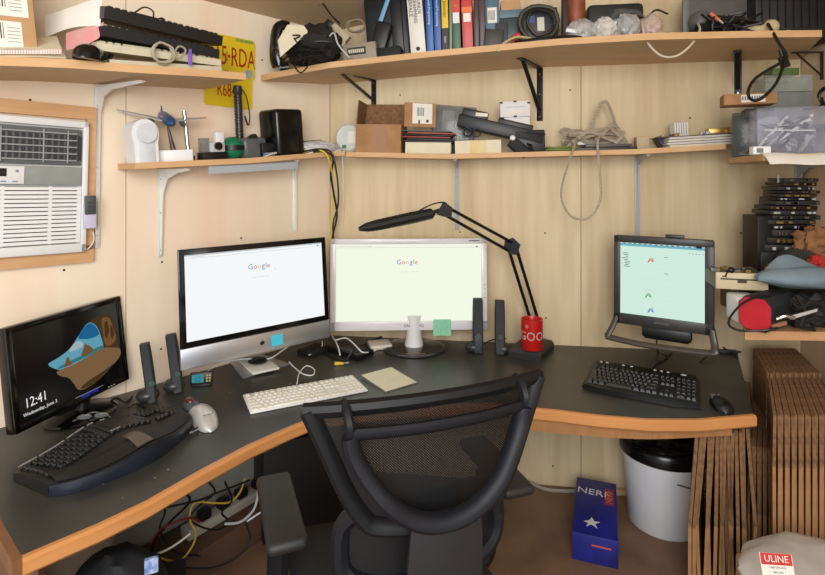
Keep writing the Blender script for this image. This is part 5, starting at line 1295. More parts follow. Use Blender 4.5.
b = B(); b.box((-.125, -.045, .165), (.055, .004, .016), X=RY(.12)); b.build('cream_sticker', cream, t)
B().ell((w_*.10, -.066, .066), (.013, .008, .012)).build('lens', white, t)
b = B(); b.tube([(w_*.3, -.065, .04), (w_*.34, -.08, .02), (w_*.38, -.07, .004)], .004, 6); b.cyl((w_*.34, -.085, .02), (w_*.34, -.06, .03), .008); b.build('hanging_plug', black, t)
b = B(); coil(b, (-.17, -.05, .10), .020, .004, 3, 'Y', seed=9); coil(b, (-.13, -.055, .095), .018, .0035, 2, 'Y', seed=10); b.build('wound_wire', mat('wire_navy', (26, 34, 56), .5), t)
# two white boxes
M_, w_, h_ = s4(500, 531, 116, .12)
zb_ = .102
t = T('white_box', 'lower small white box standing on the black machine part', 'box', M_ @ TR(.008, 0, zb_))
B().box((0, 0, .030), (.115, .09, .060), bev=.002).build('carton', mat('box_white', (222, 220, 220), .6, var=.06), t)
t = T('white_box', 'upper white box with dark taped corners on top of another', 'box', M_ @ TR(0, 0, zb_+.061))
B().box((0, 0, .036), (.135, .10, .072), bev=.002).build('carton', mat('box_white', (222, 220, 220), .6), t)
b = B()
for x, z in ((-.062, .066), (0, .070), (.062, .062), (0, .002)): b.box((x, -.0505, z), (.014, .003, .008))
b.box((0, -.0512, .045), (.09, .0008, .004), 1); b.box((.0, -.0512, .02), (.08, .0008, .012), 2); b.build('corner_tape', [mat('tape_dark', (60, 50, 46), .6), lgrey, cream], t)
# yellow green wires
for i, (c_, lab) in enumerate((((190, 196, 60), 'yellow-green wire bundle between black part and ribbon cable'), ((120, 140, 70), 'olive green wire lying beside the yellow-green bundle'))):
    b = B(); coil(b, (0, 0, .012), .055, .004, 3, 'Z', squash=.45, seed=20+i); b.tube([(-.09, .0, .006), (-.02, -.04, .010), (.05, -.035, .008), (.13, -.02, .008)], .004, 6)
    M_, w_, h_ = s4(545, 572, 140, .09+.04*i); b.build('wire_bundle', mat('wire_yg%d' % i, c_, .5), M=M_, label=lab, cat='wire')
# ribbon cable coil
rib = mat('ribbon_grey', (186, 174, 154), .7, c2=(150, 136, 116), stretch=(8, 8, 60), scale=3)
M_, w_, h_ = s4(556, 632, 95, .09)
t = T('ribbon_cable', 'tangled grey-beige flat ribbon cable with a long loop hanging from the shelf', 'cable', M_)
def ribbon(pts, wd, m=rib, th=.0016, n=8, nm='ribbon'):
    P = smoothpath(pts, n); b = B(); vs = []
    for i, p in enumerate(P):
        d = (P[min(i+1, len(P)-1)]-P[max(i-1, 0)]).normalized(); s_ = V((0, 1, 0)); s_ = (s_-d*s_.dot(d)); s_ = s_.normalized() if s_.length > .1 else V((1, 0, 0))
        s_ = (s_*.6+d.cross(s_)*.8).normalized(); q = d.cross(s_)
        for a, c in ((-1, -1), (1, -1), (1, 1), (-1, 1)): vs.append(p+s_*wd/2*a+q*th*c)
    N_ = len(P); fs = [(i*4+k, i*4+(k+1) % 4, (i+1)*4+(k+1) % 4, (i+1)*4+k) for i in range(N_-1) for k in range(4)]+[(3, 2, 1, 0), (N_*4-4, N_*4-3, N_*4-2, N_*4-1)]
    b._add(vs, fs, 0); return b.build(nm, m, t)
ribbon([(-.09, -.02, .05), (-.06, .0, .07), (0, .02, .075), (.06, .02, .07), (.09, .0, .05), (.05, -.03, .03), (-.03, -.03, .04), (-.09, .0, .09), (-.13, .0, .105), (-.15, .0, .09)], .020)
ribbon([(-.10, -.04, .04), (-.03, -.05, .085), (.04, -.04, .06), (.11, -.02, .03), (.15, .0, .02)], .018)
ribbon([(-.02, .0, .07), (.005, -.01, .15), (.035, -.01, .215), (.06, -.01, .222), (.085, -.01, .16), (.10, -.01, .10), (.125, -.01, .05)], .016)
ribbon([(.06, .01, .10), (.09, -.01, .12), (.12, -.01, .075), (.13, -.01, .03), (.16, 0, .02)], .024)
lo_ = [(-.08, -.06, .06), (-.10, -.115, .03), (-.13, -.122, -.05), (-.16, -.122, -.15), (-.163, -.122, -.22), (-.13, -.122, -.285), (-.08, -.122, -.305), (-.035, -.122, -.285), (0, -.122, -.22), (.003, -.122, -.14), (-.002, -.122, -.05), (-.004, -.115, .03), (.02, -.06, .07)]
for q_ in range(7):
    rn = random.Random(200+q_); ribbon([(rn.uniform(-.14, .15), rn.uniform(-.05, .03), rn.uniform(.02, .10)) for _ in range(5)], .016)
ribbon(lo_, .010, nm='hanging_loop')
M_, w_, h_ = s4(572, 636, 140, .10)
for i, (w2, d2, h2, c_, lab, dx) in enumerate([(.26, .13, .014, (52, 50, 50), 'flat dark drive lying under the ribbon cable', .0), (.20, .12, .012, (86, 82, 78), 'thin grey drive stacked on the flat dark one', .01)]):
    o = boxthing('disk_drive', lab, 'drive', M_ @ TR(dx, 0, .0155*i), w2, d2, h2, mat('drive_%d' % i, c_, .45), .002)
boxthing('white_adapter', 'small white rectangular adapter among the ribbon cable coils', 'adapter', s4(576, 594, 135, .07)[0] @ TR(0, 0, .030), .075, .05, .018, white)
boxthing('beige_block', 'beige foam block right of the ribbon cable', 'foam block', s4(636, 648, 132, .08)[0], .055, .05, .060, mat('foam_beige', (196, 176, 146), .9))
# circuit boards
M_, w_, h_ = s4(660, 731, 131, .10)
for i in range(4):
    B().box((0, 0, .006), (w_*(.90+.03*(i % 2)), .17, .010), bev=.003).build('foam_sheet', mat('foam_white%d' % (i % 2), (220-8*(i % 2), 214-8*(i % 2), 200), .9), M=M_ @ TR(.004*math.sin(i*3), 0, .0115*i) @ RZ(.04*math.sin(i*5)), label=['lowest white foam sheet under the circuit boards', 'second white foam sheet from the shelf under the circuit boards', 'third white foam sheet from the shelf under the circuit boards', 'top white foam sheet directly under the circuit boards'][i], cat='foam sheet', group='foam sheets under the circuit boards')
pcb = mat('pcb_brown', (110, 90, 50), .5, c2=(70, 80, 50), scale=50)
for i, (x_, w2, lab) in enumerate(((-.09, .17, 'circuit board with a tall silver heat sink on the foam sheets'), (.09, .13, 'circuit board with gold shielded sockets at the right end of the foam sheets'))):
    t = T('circuit_board', lab, 'circuit board', M_ @ TR(x_, -.0, .047+.001*i) @ RZ(.1-.2*i))
    B().box((0, 0, .002), (w2, .13, .003)).build('board', pcb, t)
    rn = random.Random(i); b = B()
    for k in range(9): b.box((rn.uniform(-.45, .45)*w2, rn.uniform(-.055, .04), .010), (rn.uniform(.008, .02), rn.uniform(.008, .02), .014), k % 3)
    b.build('components', [gold, black, steel], t)
    if i == 0:
        b = B()
        for k in range(6): b.box((.0+.0105*k, 0, .034), (.0075, .05, .062))
        b.box((.026, 0, .006), (.062, .045, .008)); b.build('heat_sink', mat('heat_sink_silver', (232, 230, 222), .4, metal=.1), t)
    else: B().box((.0, -.02, .016), (.085, .06, .024), bev=.002).build('socket_block', gold, t)
b = B()
for k in range(5): b.box((.004*k-.01, 0, .028), (.0025, .08, .052))
b.box((0, 0, .003), (.03, .08, .006)); b.build('edge_card', mat('card_slate', (84, 92, 104), .5), M=s4(655, 666, 132, .08)[0] @ RY(-.5) @ TR(.015, 0, -.0), label='small slate card with ribbed edge leaning at the left of the foam sheets', cat='card')

# ---------- top shelf ----------
def P3(px, py, off): return W(px, py, S3.pos(px, off).y)
# phone handset standing at the left end
M_, w_, h_ = s3(273, 301, 22, .40)
pA = S3.pos(284, .0); Yh = 2.36
t = T('telephone_handset', 'black telephone handset standing on end at the tip of the top shelf', 'telephone handset', place(V((W(284, 60, Yh).x, Yh, S3.z(284))), .3))
b = B(); hh = (72-24)/F*Yh
b.tube([(-.028, 0, .02), (-.038, 0, .06), (-.038, 0, hh*.55), (-.030, 0, hh-.03), (-.008, 0, hh-.008), (.022, 0, hh-.012)], .019, 10, flat=1.5, n=5); b.build('handset', blackg, t)
b = B(); b.cyl((.022, 0, hh-.018), (.034, 0, hh-.060), .027, .030, seg=18); b.cyl((-.02, 0, .014), (.02, 0, .02), .026, .03, seg=18); b.build('earpiece', blackg, t)
# white angular thing behind
b = B(); b.prism([(-.05, -.07), (.07, .05), (.05, .075), (-.02, .07), (-.06, .0)], -.006, .006, X=RX(PI/2)); b.build('white_card', paper_y, M=place(P3(292, 42, .47), .5), label='cream card poking up behind the telephone handset', cat='card')
def slump(name, label, px, py0, py1, off, rx, ry, seed, m, cat, amp=.25, freq=6):
    c = P3(px, (py0+py1)/2, off); rz_ = (py1-py0)/2/F*c.y
    zb2 = S3.z(px); c.z = zb2+rz_
    return B().ell((0, 0, 0), (rx, ry, rz_), amp=amp, seed=seed, freq=freq, seg=36, ring=20, clip=-rz_*.97).build(name, m, M=Matrix.Translation(c) @ RZ(WB.rz), label=label, cat=cat)
slump('camera_bag', 'slumped black fabric bag on the left of the top shelf', 313, 28, 70, .36, .125, .09, 31, mat('bag_black', (30, 26, 24), .8, bump=.5, scale=40), 'bag')
b = B()
for sd in range(5):
    rn = random.Random(sd+40); pts = [(rn.uniform(-.13, .13), rn.uniform(-.12, -.06), rn.uniform(-.02, .12)) for _ in range(6)]; b.tube(pts, .0032, 5, n=5)
b.tube([(-.05, -.11, .01), (-.04, -.13, -.02), (-.01, -.135, -.055), (.02, -.13, -.03), (.035, -.115, .02)], .0035, 6); b.tube([(-.12, -.09, .05), (-.09, -.12, .0), (-.04, -.13, -.005), (.02, -.13, .01), (.07, -.12, .02)], .0035, 6)
b.build('tangled_leads', black, M=Matrix.Translation(P3(313, 66, .36)) @ RZ(WB.rz), label='black leads spilling over the shelf edge from the slumped bag', cat='cable')
c = P3(340, 34, .33)
t = T('beige_power_adapter', 'beige angled adapter propped up among black cables on the top shelf', 'adapter', Matrix.Translation(c) @ RZ(WB.rz) @ RY(.75))
B().box((0, 0, 0), (.095, .035, .045), bev=.004).build('body', mat('adapter_beige', (184, 166, 136), .5), t); B().box((-.065, 0, 0), (.04, .03, .03), bev=.004).build('clip', black, t); B().box((.035, 0, -.032), (.035, .03, .045), bev=.004).build('foot', mat('adapter_beige', (0, 0, 0)), t)
b = B(); coil(b, (0, 0, 0), .040, .0045, 3, 'Y', seed=5, squash=.7); b.build('cable_coil', mat('cable_khaki', (140, 124, 96), .6), M=Matrix.Translation(P3(356, 26, .28)) @ RZ(WB.rz), label='khaki coiled cable beside the monitor with the blue stripe', cat='cable')
cable('white_lead', 'white lead curving down in front of the black bag', [P3(328, 38, .40), P3(334, 33, .41), P3(338, 44, .41), P3(346, 54, .41), P3(350, 58, .41)], .004, lgrey)
cable('black_antenna', 'thin black wire sticking up above the slumped bag', [P3(318, 5, .30), P3(322, 3, .30), P3(332, 16, .32), P3(340, 24, .33)], .004, black)
M_, w_, h_ = s3(345, 378, 44, .34)
t = T('keycode_box', 'small taupe electronic box with a black label strip on the shelf edge', 'device', M_)
B().box((0, 0, h_/2), (w_, .05, h_), bev=.004).build('casing', mat('box_taupe', (150, 138, 118), .5), t)
b = B(); b.box((-.012, -.026, h_*.55), (w_*.55, .002, h_*.42), 0); 
for k in range(8): b.box((-.045+.009*k, -.0275, h_*.55), (.005, .001, h_*.2), 1)
b.build('label_strip', [black, cream], t)
B().box((0, 0, .025), (.12, .10, .05), bev=.006).build('black_block', black2, M=s3(378, 402, 40, .30)[0], label='black plastic block behind the taupe electronic box', cat='box')
# tilted flat black monitor with blue strip
M_, w_, h_ = s3(366, 411, -5, .25)
t = T('lcd_panel', 'black flat screen with a pale blue strip leaning beside the books', 'monitor', M_)
B().box((.006, .05, h_*.5), (w_*.96, .10, h_), bev=.01, X=RY(.0)).build('casing', mat('lcd_black', (18, 20, 24), .45, c2=(26, 32, 44), scale=5), t)
b = B(); X_ = TR(-w_*.22, -.012, h_*.42) @ RY(.42)
b.box((0, 0, .06), (.020, .012, .26), bev=.004, X=X_); b.build('blue_strip', mat('strip_blue', (120, 176, 206), .4), t)
b = B(); b.box((-.055, -.03, .085), (.07, .05, .16), bev=.008, X=RY(.35)); b.box((.055, -.008, h_*.5), (.05, .02, h_*.9), bev=.003); b.build('stand_arm', black, t)
# books
def book(label, x0, x1, ytop, ybot_unused, cols, text=None, depth=.17, txtm=None, off=.30, tsize=.022, bands=()):
    M_, w_, h_ = s3(x0, x1, ytop, off)
    t = T('book', label, 'book', M_ @ TR(0, depth/2, 0), 'books on the top shelf')
    w_ *= .97; mc = mat('cover_'+label[:18], cols, .4, var=.05)
    b = B(); b.box((-w_/2+.0015, 0, h_/2), (.003, depth, h_), 0); b.box((w_/2-.0015, 0, h_/2), (.003, depth, h_), 0); b.box((0, -depth/2, h_/2), (w_, .003, h_), 0, bev=.001)
    b.build('cover', mc, t); B().box((0, .003, h_/2), (w_-.006, depth-.006, h_-.008)).build('pages', paper_y, t)
    for nm, z0, z1, c_, wf in bands: B().box((0, -depth/2-.0022, (z0+z1)/2*h_), (w_*wf, .0012, (z1-z0)*h_)).build(nm, mat('band_%d_%d_%d' % c_, c_, .45, var=.03), t)
    if text:
        for (tx, sz, z, m_, dx) in text:
            b = B(); b.text(tx, sz, TR(dx*w_, -depth/2-.0032, z*h_) @ RX(PI/2) @ RZ(-PI/2), 0, .0002, align='CENTER'); b.build('spine_text', m_, t)
    return t
gk = mat('spine_ink', (40, 40, 44), .6, var=0); wk = mat('spine_white', (236, 236, 236), .6, var=0)
t = book('thick white book with black spine lettering at the left of the book row', 411, 426.5, -26, 0, (222, 218, 210), [('THE LINUX', .022, .66, gk, .26), ('PROGRAMMING', .022, .62, gk, -.02), ('INTERFACE', .022, .64, gk, -.30)], off=.33)
B().cyl((0, -.086, .030), (0, -.0895, .030), .009, seg=20).build('spine_emblem', gk, t)
book('left one of the two blue books', 427, 434.2, -18, 0, (34, 92, 164), [('Network Programming', .014, .62, wk, 0)], off=.33)
book('right one of the two blue books', 434.6, 441.5, -18, 0, (30, 84, 156), [('Advanced Programming', .014, .60, wk, 0)], off=.33)
book('yellow and black spined book beside the blue books', 442.3, 449, -10, 0, (226, 190, 40), [('Javascript', .018, .70, gk, 0), ('Guide', .012, .22, wk, 0)], off=.325, bands=(('black_band', 0, .40, (30, 28, 26), 1), ('red_band', .93, 1, (200, 60, 40), 1)))
book('thin grey-green book between the yellow and green books', 449.6, 452.3, -8, 0, (130, 140, 116), None, off=.32)
book('green library book with a white barcode and red top band', 452.8, 461.2, -14, 0, (36, 84, 58), None, off=.33, bands=(('red_band', .60, 1, (204, 54, 44), 1), ('barcode_label', .44, .60, (228, 226, 220), .8), ('orange_print', .68, .72, (236, 170, 60), .5)))
book('red library book with a white barcode', 463, 473.5, -16, 0, (200, 66, 64), None, off=.33, bands=(('orange_band', .58, .66, (230, 120, 60), 1), ('barcode_label', .44, .57, (228, 226, 220), .7)))
book('dark purple book to the right of the red library book', 474.5, 479.5, -18, 0, (66, 40, 50), None, off=.32)
book('brownish purple book last in the row of books', 480, 485.5, -12, 0, (84, 60, 62), None, off=.31)
# electronics right of the books
M_, w_, h_ = s3(484, 507, 22, .32)
t = T('grey_device', 'dark grey electronic module leaning right of the books', 'device', M_)
B().box((-.012, 0, h_*.35), (w_*.8, .05, h_*.7), bev=.006, X=RY(.15)).build('housing', mat('module_grey', (58, 56, 54), .5), t); B().box((.03, .03, h_*.5), (.05, .04, h_), bev=.004).build('upright', dgrey, t)
M_, w_, h_ = s3(487, 500, -4, .24)
t = T('blue_grey_drive', 'upright blue-grey drive with a white barcode sticker behind the grey module', 'drive', M_)
B().box((0, 0, h_/2), (w_*1.1, .09, h_), bev=.003).build('casing', mat('drive_blue', (84, 116, 134), .45), t); b = B(); b.box((.0, -.0465, h_*.62), (w_*.7, .0012, h_*.26), 0)
for k in range(6): b.box((-.015+.005*k, -.0475, h_*.62), (.002, .0006, h_*.16), 1)
b.build('barcode_sticker', [paper, print_k], t)
M_, w_, h_ = s3(500, 524, 18, .22)
boxthing('metal_chassis', 'grey metal chassis lying behind the red clip', 'chassis', M_, w_*1.2, .12, h_*.9, mat('chassis_grey', (70, 80, 84), .4, metal=.4), .003)
boxthing('blue_carton', 'flat blue-grey carton stacked on the metal chassis', 'box', M_ @ TR(-.01, 0, h_*.9+.001), w_*1.2, .12, .035, mat('carton_blue', (92, 120, 132), .5))
boxthing('tan_carton', 'small tan carton on top of the blue-grey carton', 'box', M_ @ TR(.0, 0, h_*.9+.037), w_*.8, .10, .045, card_l)
b = B(); b.box((0, 0, .03), (.028, .02, .055), bev=.008); b.box((.016, 0, .055), (.02, .016, .02), bev=.006); b.build('red_clip', redp, M=s3(511, 518, 24, .33)[0], label='small red plastic clip beside the big coiled cable', cat='clip')
b = B()
for k in range(3): b.tube([(.10-.01*k, 0, .03), (.04, -.02+.006*k, .035), (-.01, -.035, .012), (-.03-.01*k, -.05, -.012-.006*k)], .005, 6)
b.ell((-.04, -.052, -.022), (.010, .008, .008)); b.build('frayed_cord', mat('cord_yellow', (196, 182, 126), .7), M=s3(503, 512, 30, .36)[0], label='pale yellow cord with split ends hanging over the shelf edge', cat='cord')
b = B(); coil(b, (0, 0, .10), .080, .0085, 6, 'Y', seed=12, squash=1.0, jit=.012); b.tube([(-.08, -.02, .05), (-.02, -.06, .008), (.05, -.06, .0), (.10, -.05, .02)], .008, 6)
b.build('coiled_cable', mat('cable_olive', (62, 54, 42), .55, c2=(40, 36, 32), scale=14), M=s3(521, 558, 0, .30)[0], label='big dark olive coiled cable hanging at the middle of the top shelf', cat='cable')
b = B(); coil(b, (0, .0, .13), .060, .0065, 4, 'Y', seed=14); b.build('coiled_cable', mat('cable_brown', (70, 56, 40), .55), M=s3(528, 556, 0, .24)[0], label='smaller brown coiled cable tucked behind the big olive coil', cat='cable')
M_, w_, h_ = s3(520, 562, 0, .2)
t = T('power_adapter', 'dark adapter with cream and blue labels behind the big olive coil', 'adapter', M_)
B().box((0, 0, h_*.4), (w_*.8, .08, h_*.8), bev=.006).build('body', dgrey, t); b = B(); b.box((.0, -.041, h_*.5), (.03, .002, .06), 0); b.box((-.04, -.041, h_*.6), (.03, .002, .03), 1); b.build('label', [cream, mat('label_blue', (60, 84, 140), .5)], t)
b = B(); b.tube([(-.11, 0, .004), (-.06, -.045, -.006), (.01, -.05, -.016), (.07, -.035, -.004), (.12, -.0, .008)], .007, 8); b.tube([(-.12, .0, .012), (-.02, -.03, .012), (.10, -.01, .016), (.17, .01, .012)], .010, 8); b.build('thick_cable', black, M=s3(528, 562, 30, .40)[0] @ TR(0, .03, .0), label='thick black cable lying along the shelf edge under the olive coil', cat='cable')
M_, w_, h_ = s3(566, 586, -4, .26)
t = T('rust_bottle', 'rust orange tapered tool handle standing on the top shelf', 'tool', M_)
B().lathe([(.001, 0), (.030, 0), (.034, .05), (.030, .09), (.040, .14), (.040, h_), (.001, h_)], 20).build('body', mat('rust_orange', (150, 78, 44), .5, c2=(120, 60, 36), scale=20), t)
B().box((-.045, 0, h_*.5), (.03, .04, h_), bev=.006).build('dark_side', mat('umber', (52, 38, 32), .6), t)
b = B(); b.box((0, 0, .012), (.045, .03, .016), bev=.003); b.box((.03, 0, .012), (.02, .014, .008), 1); b.build('network_plug', [white, steel], M=s3(563, 578, 22, .36)[0] @ TR(0, 0, .035) @ RY(.2), label='white network plug lying in front of the rust orange handle', cat='plug')
M_, w_, h_ = s3(585, 640, 3, .20)
boxthing('router', 'long black router lying behind the crumpled plastic bags', 'router', M_, w_, .14, h_*.9, mat('router_black', (34, 36, 34), .5), .02)
def bagcr(label, x0, x1, yt, off, seed, m, inside=None, lift=0):
    M_, w_, h_ = s3(x0, x1, yt, off)
    t = T('plastic_bag', label, 'bag', M_, 'crumpled plastic bags on the top shelf')
    B().ell((0, 0, h_/2), (w_/2, .06, h_/2), amp=.20, seed=seed, freq=6, seg=40, ring=24, clip=-h_*.48).build('film', m, t)
    if inside:
        b = B(); rn = random.Random(seed)
        for k in range(5): b.box((0, 0, 0), (rn.uniform(.01, .03), .02, rn.uniform(.01, .02)), k % 2, TR(rn.uniform(-.3, .3)*w_, 0, h_*rn.uniform(.15, .6)) @ RY(rn.uniform(-1, 1)), bev=.002)
        b.build('contents', inside, t)
bagcr('crumpled clear bag with white ring next to the olive coil', 566, 596, 20, .33, 51, film, [white, lgrey])
bagcr('crumpled bag holding a white round part, in front of the black router', 592, 616, 18, .35, 52, plastic_clear('bag_white', (240, 238, 232), .7, .3), [white, steel])
bagcr('crumpled bag holding grey pieces, third from the olive coil', 614, 640, 14, .34, 53, film, [steel, dgrey])
bagcr('smoky crumpled bag draped over the black router', 598, 646, 8, .24, 54, film_d, [dgrey, dgrey])
bagcr('crumpled bag with pink pieces where the white cable loop hangs', 638, 662, 16, .34, 55, plastic_clear('bag_pink', (226, 200, 190), .5, .3), [mat('piece_pink', (190, 110, 110), .5), white])
for i, (px, lab) in enumerate(((650, 'pink and white striped connector among the plastic bags'), (664, 'dark red connector at the right of the plastic bags'))):
    M_ = s3(px-5, px+5, 20, .28)[0]; t = T('connector', lab, 'connector', M_ @ TR(0, 0, .02) @ RY(.5-.9*i))
    B().box((0, 0, .012), (.05, .025, .02), bev=.004).build('shell', [mat('conn_pink', (176, 104, 110), .5), mat('conn_red', (120, 46, 44), .5)][i], t); B().box((.032, 0, .012), (.016, .014, .010)).build('tip', steel, t)
cable('black_wire', 'black wire arching over the plastic bags', [P3(604, 30, .30), P3(615, 16, .32), P3(632, 14, .32), P3(645, 18, .30), P3(656, 10, .28), P3(668, 14, .26)], .004, black)
cable('hanging_cable', 'thin white cable hanging in a wide loop below the top shelf', [P3(640, 26, .30), P3(642, 21, .36), P3(644, 34, .42), P3(650, 46, .425), P3(662, 56, .425), P3(676, 56, .425), P3(688, 48, .425), P3(697, 37, .425), P3(700, 29, .40), P3(698, 24, .34)], .0042, mat('cable_ivory', (214, 206, 186), .5))
M_, w_, h_ = s3(690, 712, 3, .22)
t = T('webcam', 'grey round-headed device on a stand at the right half of the top shelf', 'webcam', M_)
B().ell((0, 0, h_*.55), (w_*.55, w_*.5, w_*.55), seg=24).build('head', mat('webcam_grey', (104, 104, 106), .4), t); B().box((-.05, .03, h_*.6), (.03, .02, h_*1.1), bev=.008).build('upright', mgrey, t); B().lathe([(.001, 0), (.05, 0), (.04, .02), (.015, .04), (.001, .04)], 20).build('foot', black, t)
M_, w_, h_ = s3(686, 748, -6, .13)
boxthing('grey_tray', 'wide grey metal tray standing against the wall at the right of the top shelf', 'tray', M_, w_, .05, h_, mat('tray_grey', (96, 94, 92), .5), .004)
slump('black_cloth_bag', 'black crumpled pouch in front of the wide grey tray', 718, 10, 31, .30, .09, .06, 61, black2, 'pouch')
t = T('lighter', 'orange and silver pen-like tool sticking out of the black pouch', 'tool', Matrix.Translation(P3(716, 18, .37)) @ RZ(WB.rz) @ RY(.75))
B().cyl((-.03, 0, 0), (.012, 0, 0), .008, seg=12).build('barrel', mat('tool_orange', (206, 110, 70), .4), t); B().cyl((.012, 0, 0), (.035, 0, 0), .0085, .006, seg=12).build('tip', chrome, t)
b = B()
for sd in range(6):
    rn = random.Random(sd+70); b.tube([(rn.uniform(-.13, .13), rn.uniform(-.05, .02), rn.uniform(.004, .10)) for _ in range(6)], .0045, 5, n=5)
b.build('cable_tangle', black, M=s3(700, 760, 10, .34)[0], label='tangle of black cables right of the black pouch', cat='cable')
b = B(); b.ell((0, 0, .028), (.055, .03, .028), amp=.15, seed=3); b.ell((.045, 0, .040), (.03, .025, .03), amp=.1, seed=4); b.build('cream_adapter', mat('adapter_cream', (206, 186, 146), .5), M=s3(746, 772, 14, .33)[0] @ TR(0, 0, .0), label='cream coloured rounded adapter among the black cables', cat='adapter')
b = B(); b.box((0, 0, .008), (.016, .012, .016)); b.build('cream_button', cream, M=s3(785, 791, 26, .36)[0], label='tiny cream cap on the shelf edge below the black electronics', cat='cap')
M_, w_, h_ = s3(745, 822, -8, .15)
t = T('black_electronics', 'large black boxy electronics at the far right of the top shelf', 'electronics', M_)
B().box((0, 0, h_*.5), (w_*.96, .16, h_), bev=.008).build('casing', mat('elec_black', (20, 20, 22), .5, c2=(34, 34, 36), scale=12), t); b = B()
for k in range(9): b.box((-w_*.4+k*w_*.1, -.083, h_*.6), (.006, .004, h_*.7))
b.build('ribs', black, t); B().box((.06, -.10, .022), (w_*.62, .06, .044), bev=.006).build('lower_tray', black2, t)
b = B(); b.box((-.02, -.133, .030), (.05, .003, .006)); b.build('silver_mark', lgrey, t)
for i, (w2, lab) in enumerate(((.006, 'black power cable dangling in a long loop from the right of the top shelf'),)):
    q = lambda px, py, Y: W(px, py, Y)
    cable('hanging_cable', lab, [P3(768, 24, .36), P3(772, 31, .42), q(780, 45, 2.0), q(786, 55, 1.98), q(782, 70, 1.97), q(775, 85, 1.96), q(762, 98, 1.95), q(752, 100, 1.95), q(748, 92, 1.95), q(754, 80, 1.96), q(768, 70, 1.97), q(782, 62, 1.98), q(787, 56, 1.99)], w2, black)
b = B(); b.box((0, 0, 0), (.03, .02, .045), bev=.004); b.cyl((0, 0, .02), (0, 0, .05), .008); b.build('plug_end', black, M=Matrix.Translation(W(784, 62, 2.0)) @ RY(-.3), label='black plug at the top of the dangling cable loop', cat='plug')

# ---------- right corner, upper shelf with parts bins ----------
def on5(px, Y, dz=0): p = W(px, 160, Y); p.z = Z5+dz; return p
def bin5(name, label, x0, x1, yt, yb, Y, m, d=.12, bev=.004, cat='box', inside=None, lid=None, yaw=-.10):
    """box whose bottom/top rows are yb/yt at distance Y"""
    a, c = W(x0, yb, Y), W(x1, yb, Y); w_ = c.x-a.x; zb_ = a.z; h_ = (yb-yt)/F*Y
    M_ = place(V(((a.x+c.x)/2, Y+d/2, zb_)), yaw); t = T(name, label, cat, M_)
    th = .003; b = B()
    for cc, dd in (((0, -d/2, h_/2), (w_, th, h_)), ((0, d/2, h_/2), (w_, th, h_)), ((-w_/2, 0, h_/2), (th, d, h_)), ((w_/2, 0, h_/2), (th, d, h_)), ((0, 0, .002), (w_, d, .004))): b.box(cc, dd, bev=.001)
    b.build('shell', m, t)
    if lid: B().box((0, 0, h_+.004), (w_+.006, d+.006, .008), bev=.002).build('lid', lid, t)
    if inside:
        rn = random.Random(len(label)); b = B()
        for k in range(inside[1]):
            b.bar(V((rn.uniform(-.42, .42)*w_, rn.uniform(-.35, .1)*d, h_*rn.uniform(.06, .7))), V((rn.uniform(-.42, .42)*w_, rn.uniform(-.35, .1)*d, h_*rn.uniform(.06, .85))), rn.uniform(.006, .016), rn.uniform(.004, .010), k % len(inside[0]))
        b.build('contents', inside[0], t)
    return t, w_, h_
y5 = lambda Y: HY-(Z5-CAMZ)/Y*F
bin5('parts_bin', 'clear bin heaped with silver connectors at the front of the right upper shelf', 768, 826, 107, y5(1.90), 1.90, plastic_clear('bin_clear', (170, 172, 190), .20, .1), .11, inside=([lgrey, mat('connector_dark', (70, 64, 60), .5), white, dgrey, black], 34), yaw=-.35)
t, w_, h_ = bin5('jar_bin', 'dark clear bin with a white cap left of the heaped clear bin', 742, 776, 112, y5(2.12), 2.12, plastic_clear('bin_dark', (80, 86, 84), .45, .15), .09, inside=([white, dgrey, steel], 9), yaw=-.5)
B().cyl((0, -.0, h_-.005), (0, 0, h_+.018), .020, seg=20).build('cap', white, t)
t, w_, h_ = bin5('small_carton', 'small brown carton with a printed white label on top of the dark clear bin', 733, 778, 93, 104, 2.06, card, .10, yaw=-.38)
b = B(); b.box((0, 0, h_/2), (w_, .098, h_*.98)); b.build('body', card, t)
b = B(); b.box((.01, -.0525, h_*.52), (w_*.46, .0012, h_*.7), 0)
for k in range(9): b.box((-.025+.008*k, -.0535, h_*.55), (.004, .0006, h_*.35), 1)
b.build('label', [paper, print_k], t)
B().box((0, 0, .02), (.10, .10, .04), bev=.003).build('spacer_block', mat('spacer_dark', (60, 56, 54), .6), M=place(on5(757, 2.16) + V((0, 0, .155)), -.4), label='dark block between the bin and the small brown carton', cat='block')
bin5('parts_bin', 'tall clear bin at the back of the right upper shelf under the green-lidded box', 768, 812, 92, y5(2.20), 2.20, plastic_clear('bin_mid', (150, 160, 156), .45, .15), .09, inside=([dgrey, steel, green], 14))
bin5('parts_bin', 'clear flat container stacked on the tall clear bin', 768, 812, 77, 91.5, 2.20, plastic_clear('bin_pale', (170, 182, 170), .45, .15), .09, inside=([dgrey, mat('piece_olive', (120, 130, 90), .5)], 6), lid=clear)
bin5('green_box', 'small green translucent box topping the stack of clear containers', 775, 799, 68, 75, 2.21, plastic_clear('box_green', (92, 116, 66), .8, .2), .07, inside=([green], 3))
t = T('battery_box', 'small white box with a printed label in front of the heaped clear bin', 'box', place(on5(760, 1.86, .0), -.1))
B().box((0, 0, .014), (.058, .03, .028), bev=.002).build('carton', white, t); B().box((-.008, -.0155, .014), (.022, .001, .016)).build('print', mgrey, t)
b = B(); a0 = W(764, 163, 1.82)
def pap(u, v):
    x = u*.30; return (x, .16*v, .002+.006*math.sin(u*7)*(1-v)-.018*(1-v)**6)
b.grid(lambda u, v: (u*.27, -.055+.17*v-.012*u*0, .003-.040*max(0, 1-v*3.2)**1.6+.002*math.sin(u*9)), 14, 16, thick=.001)
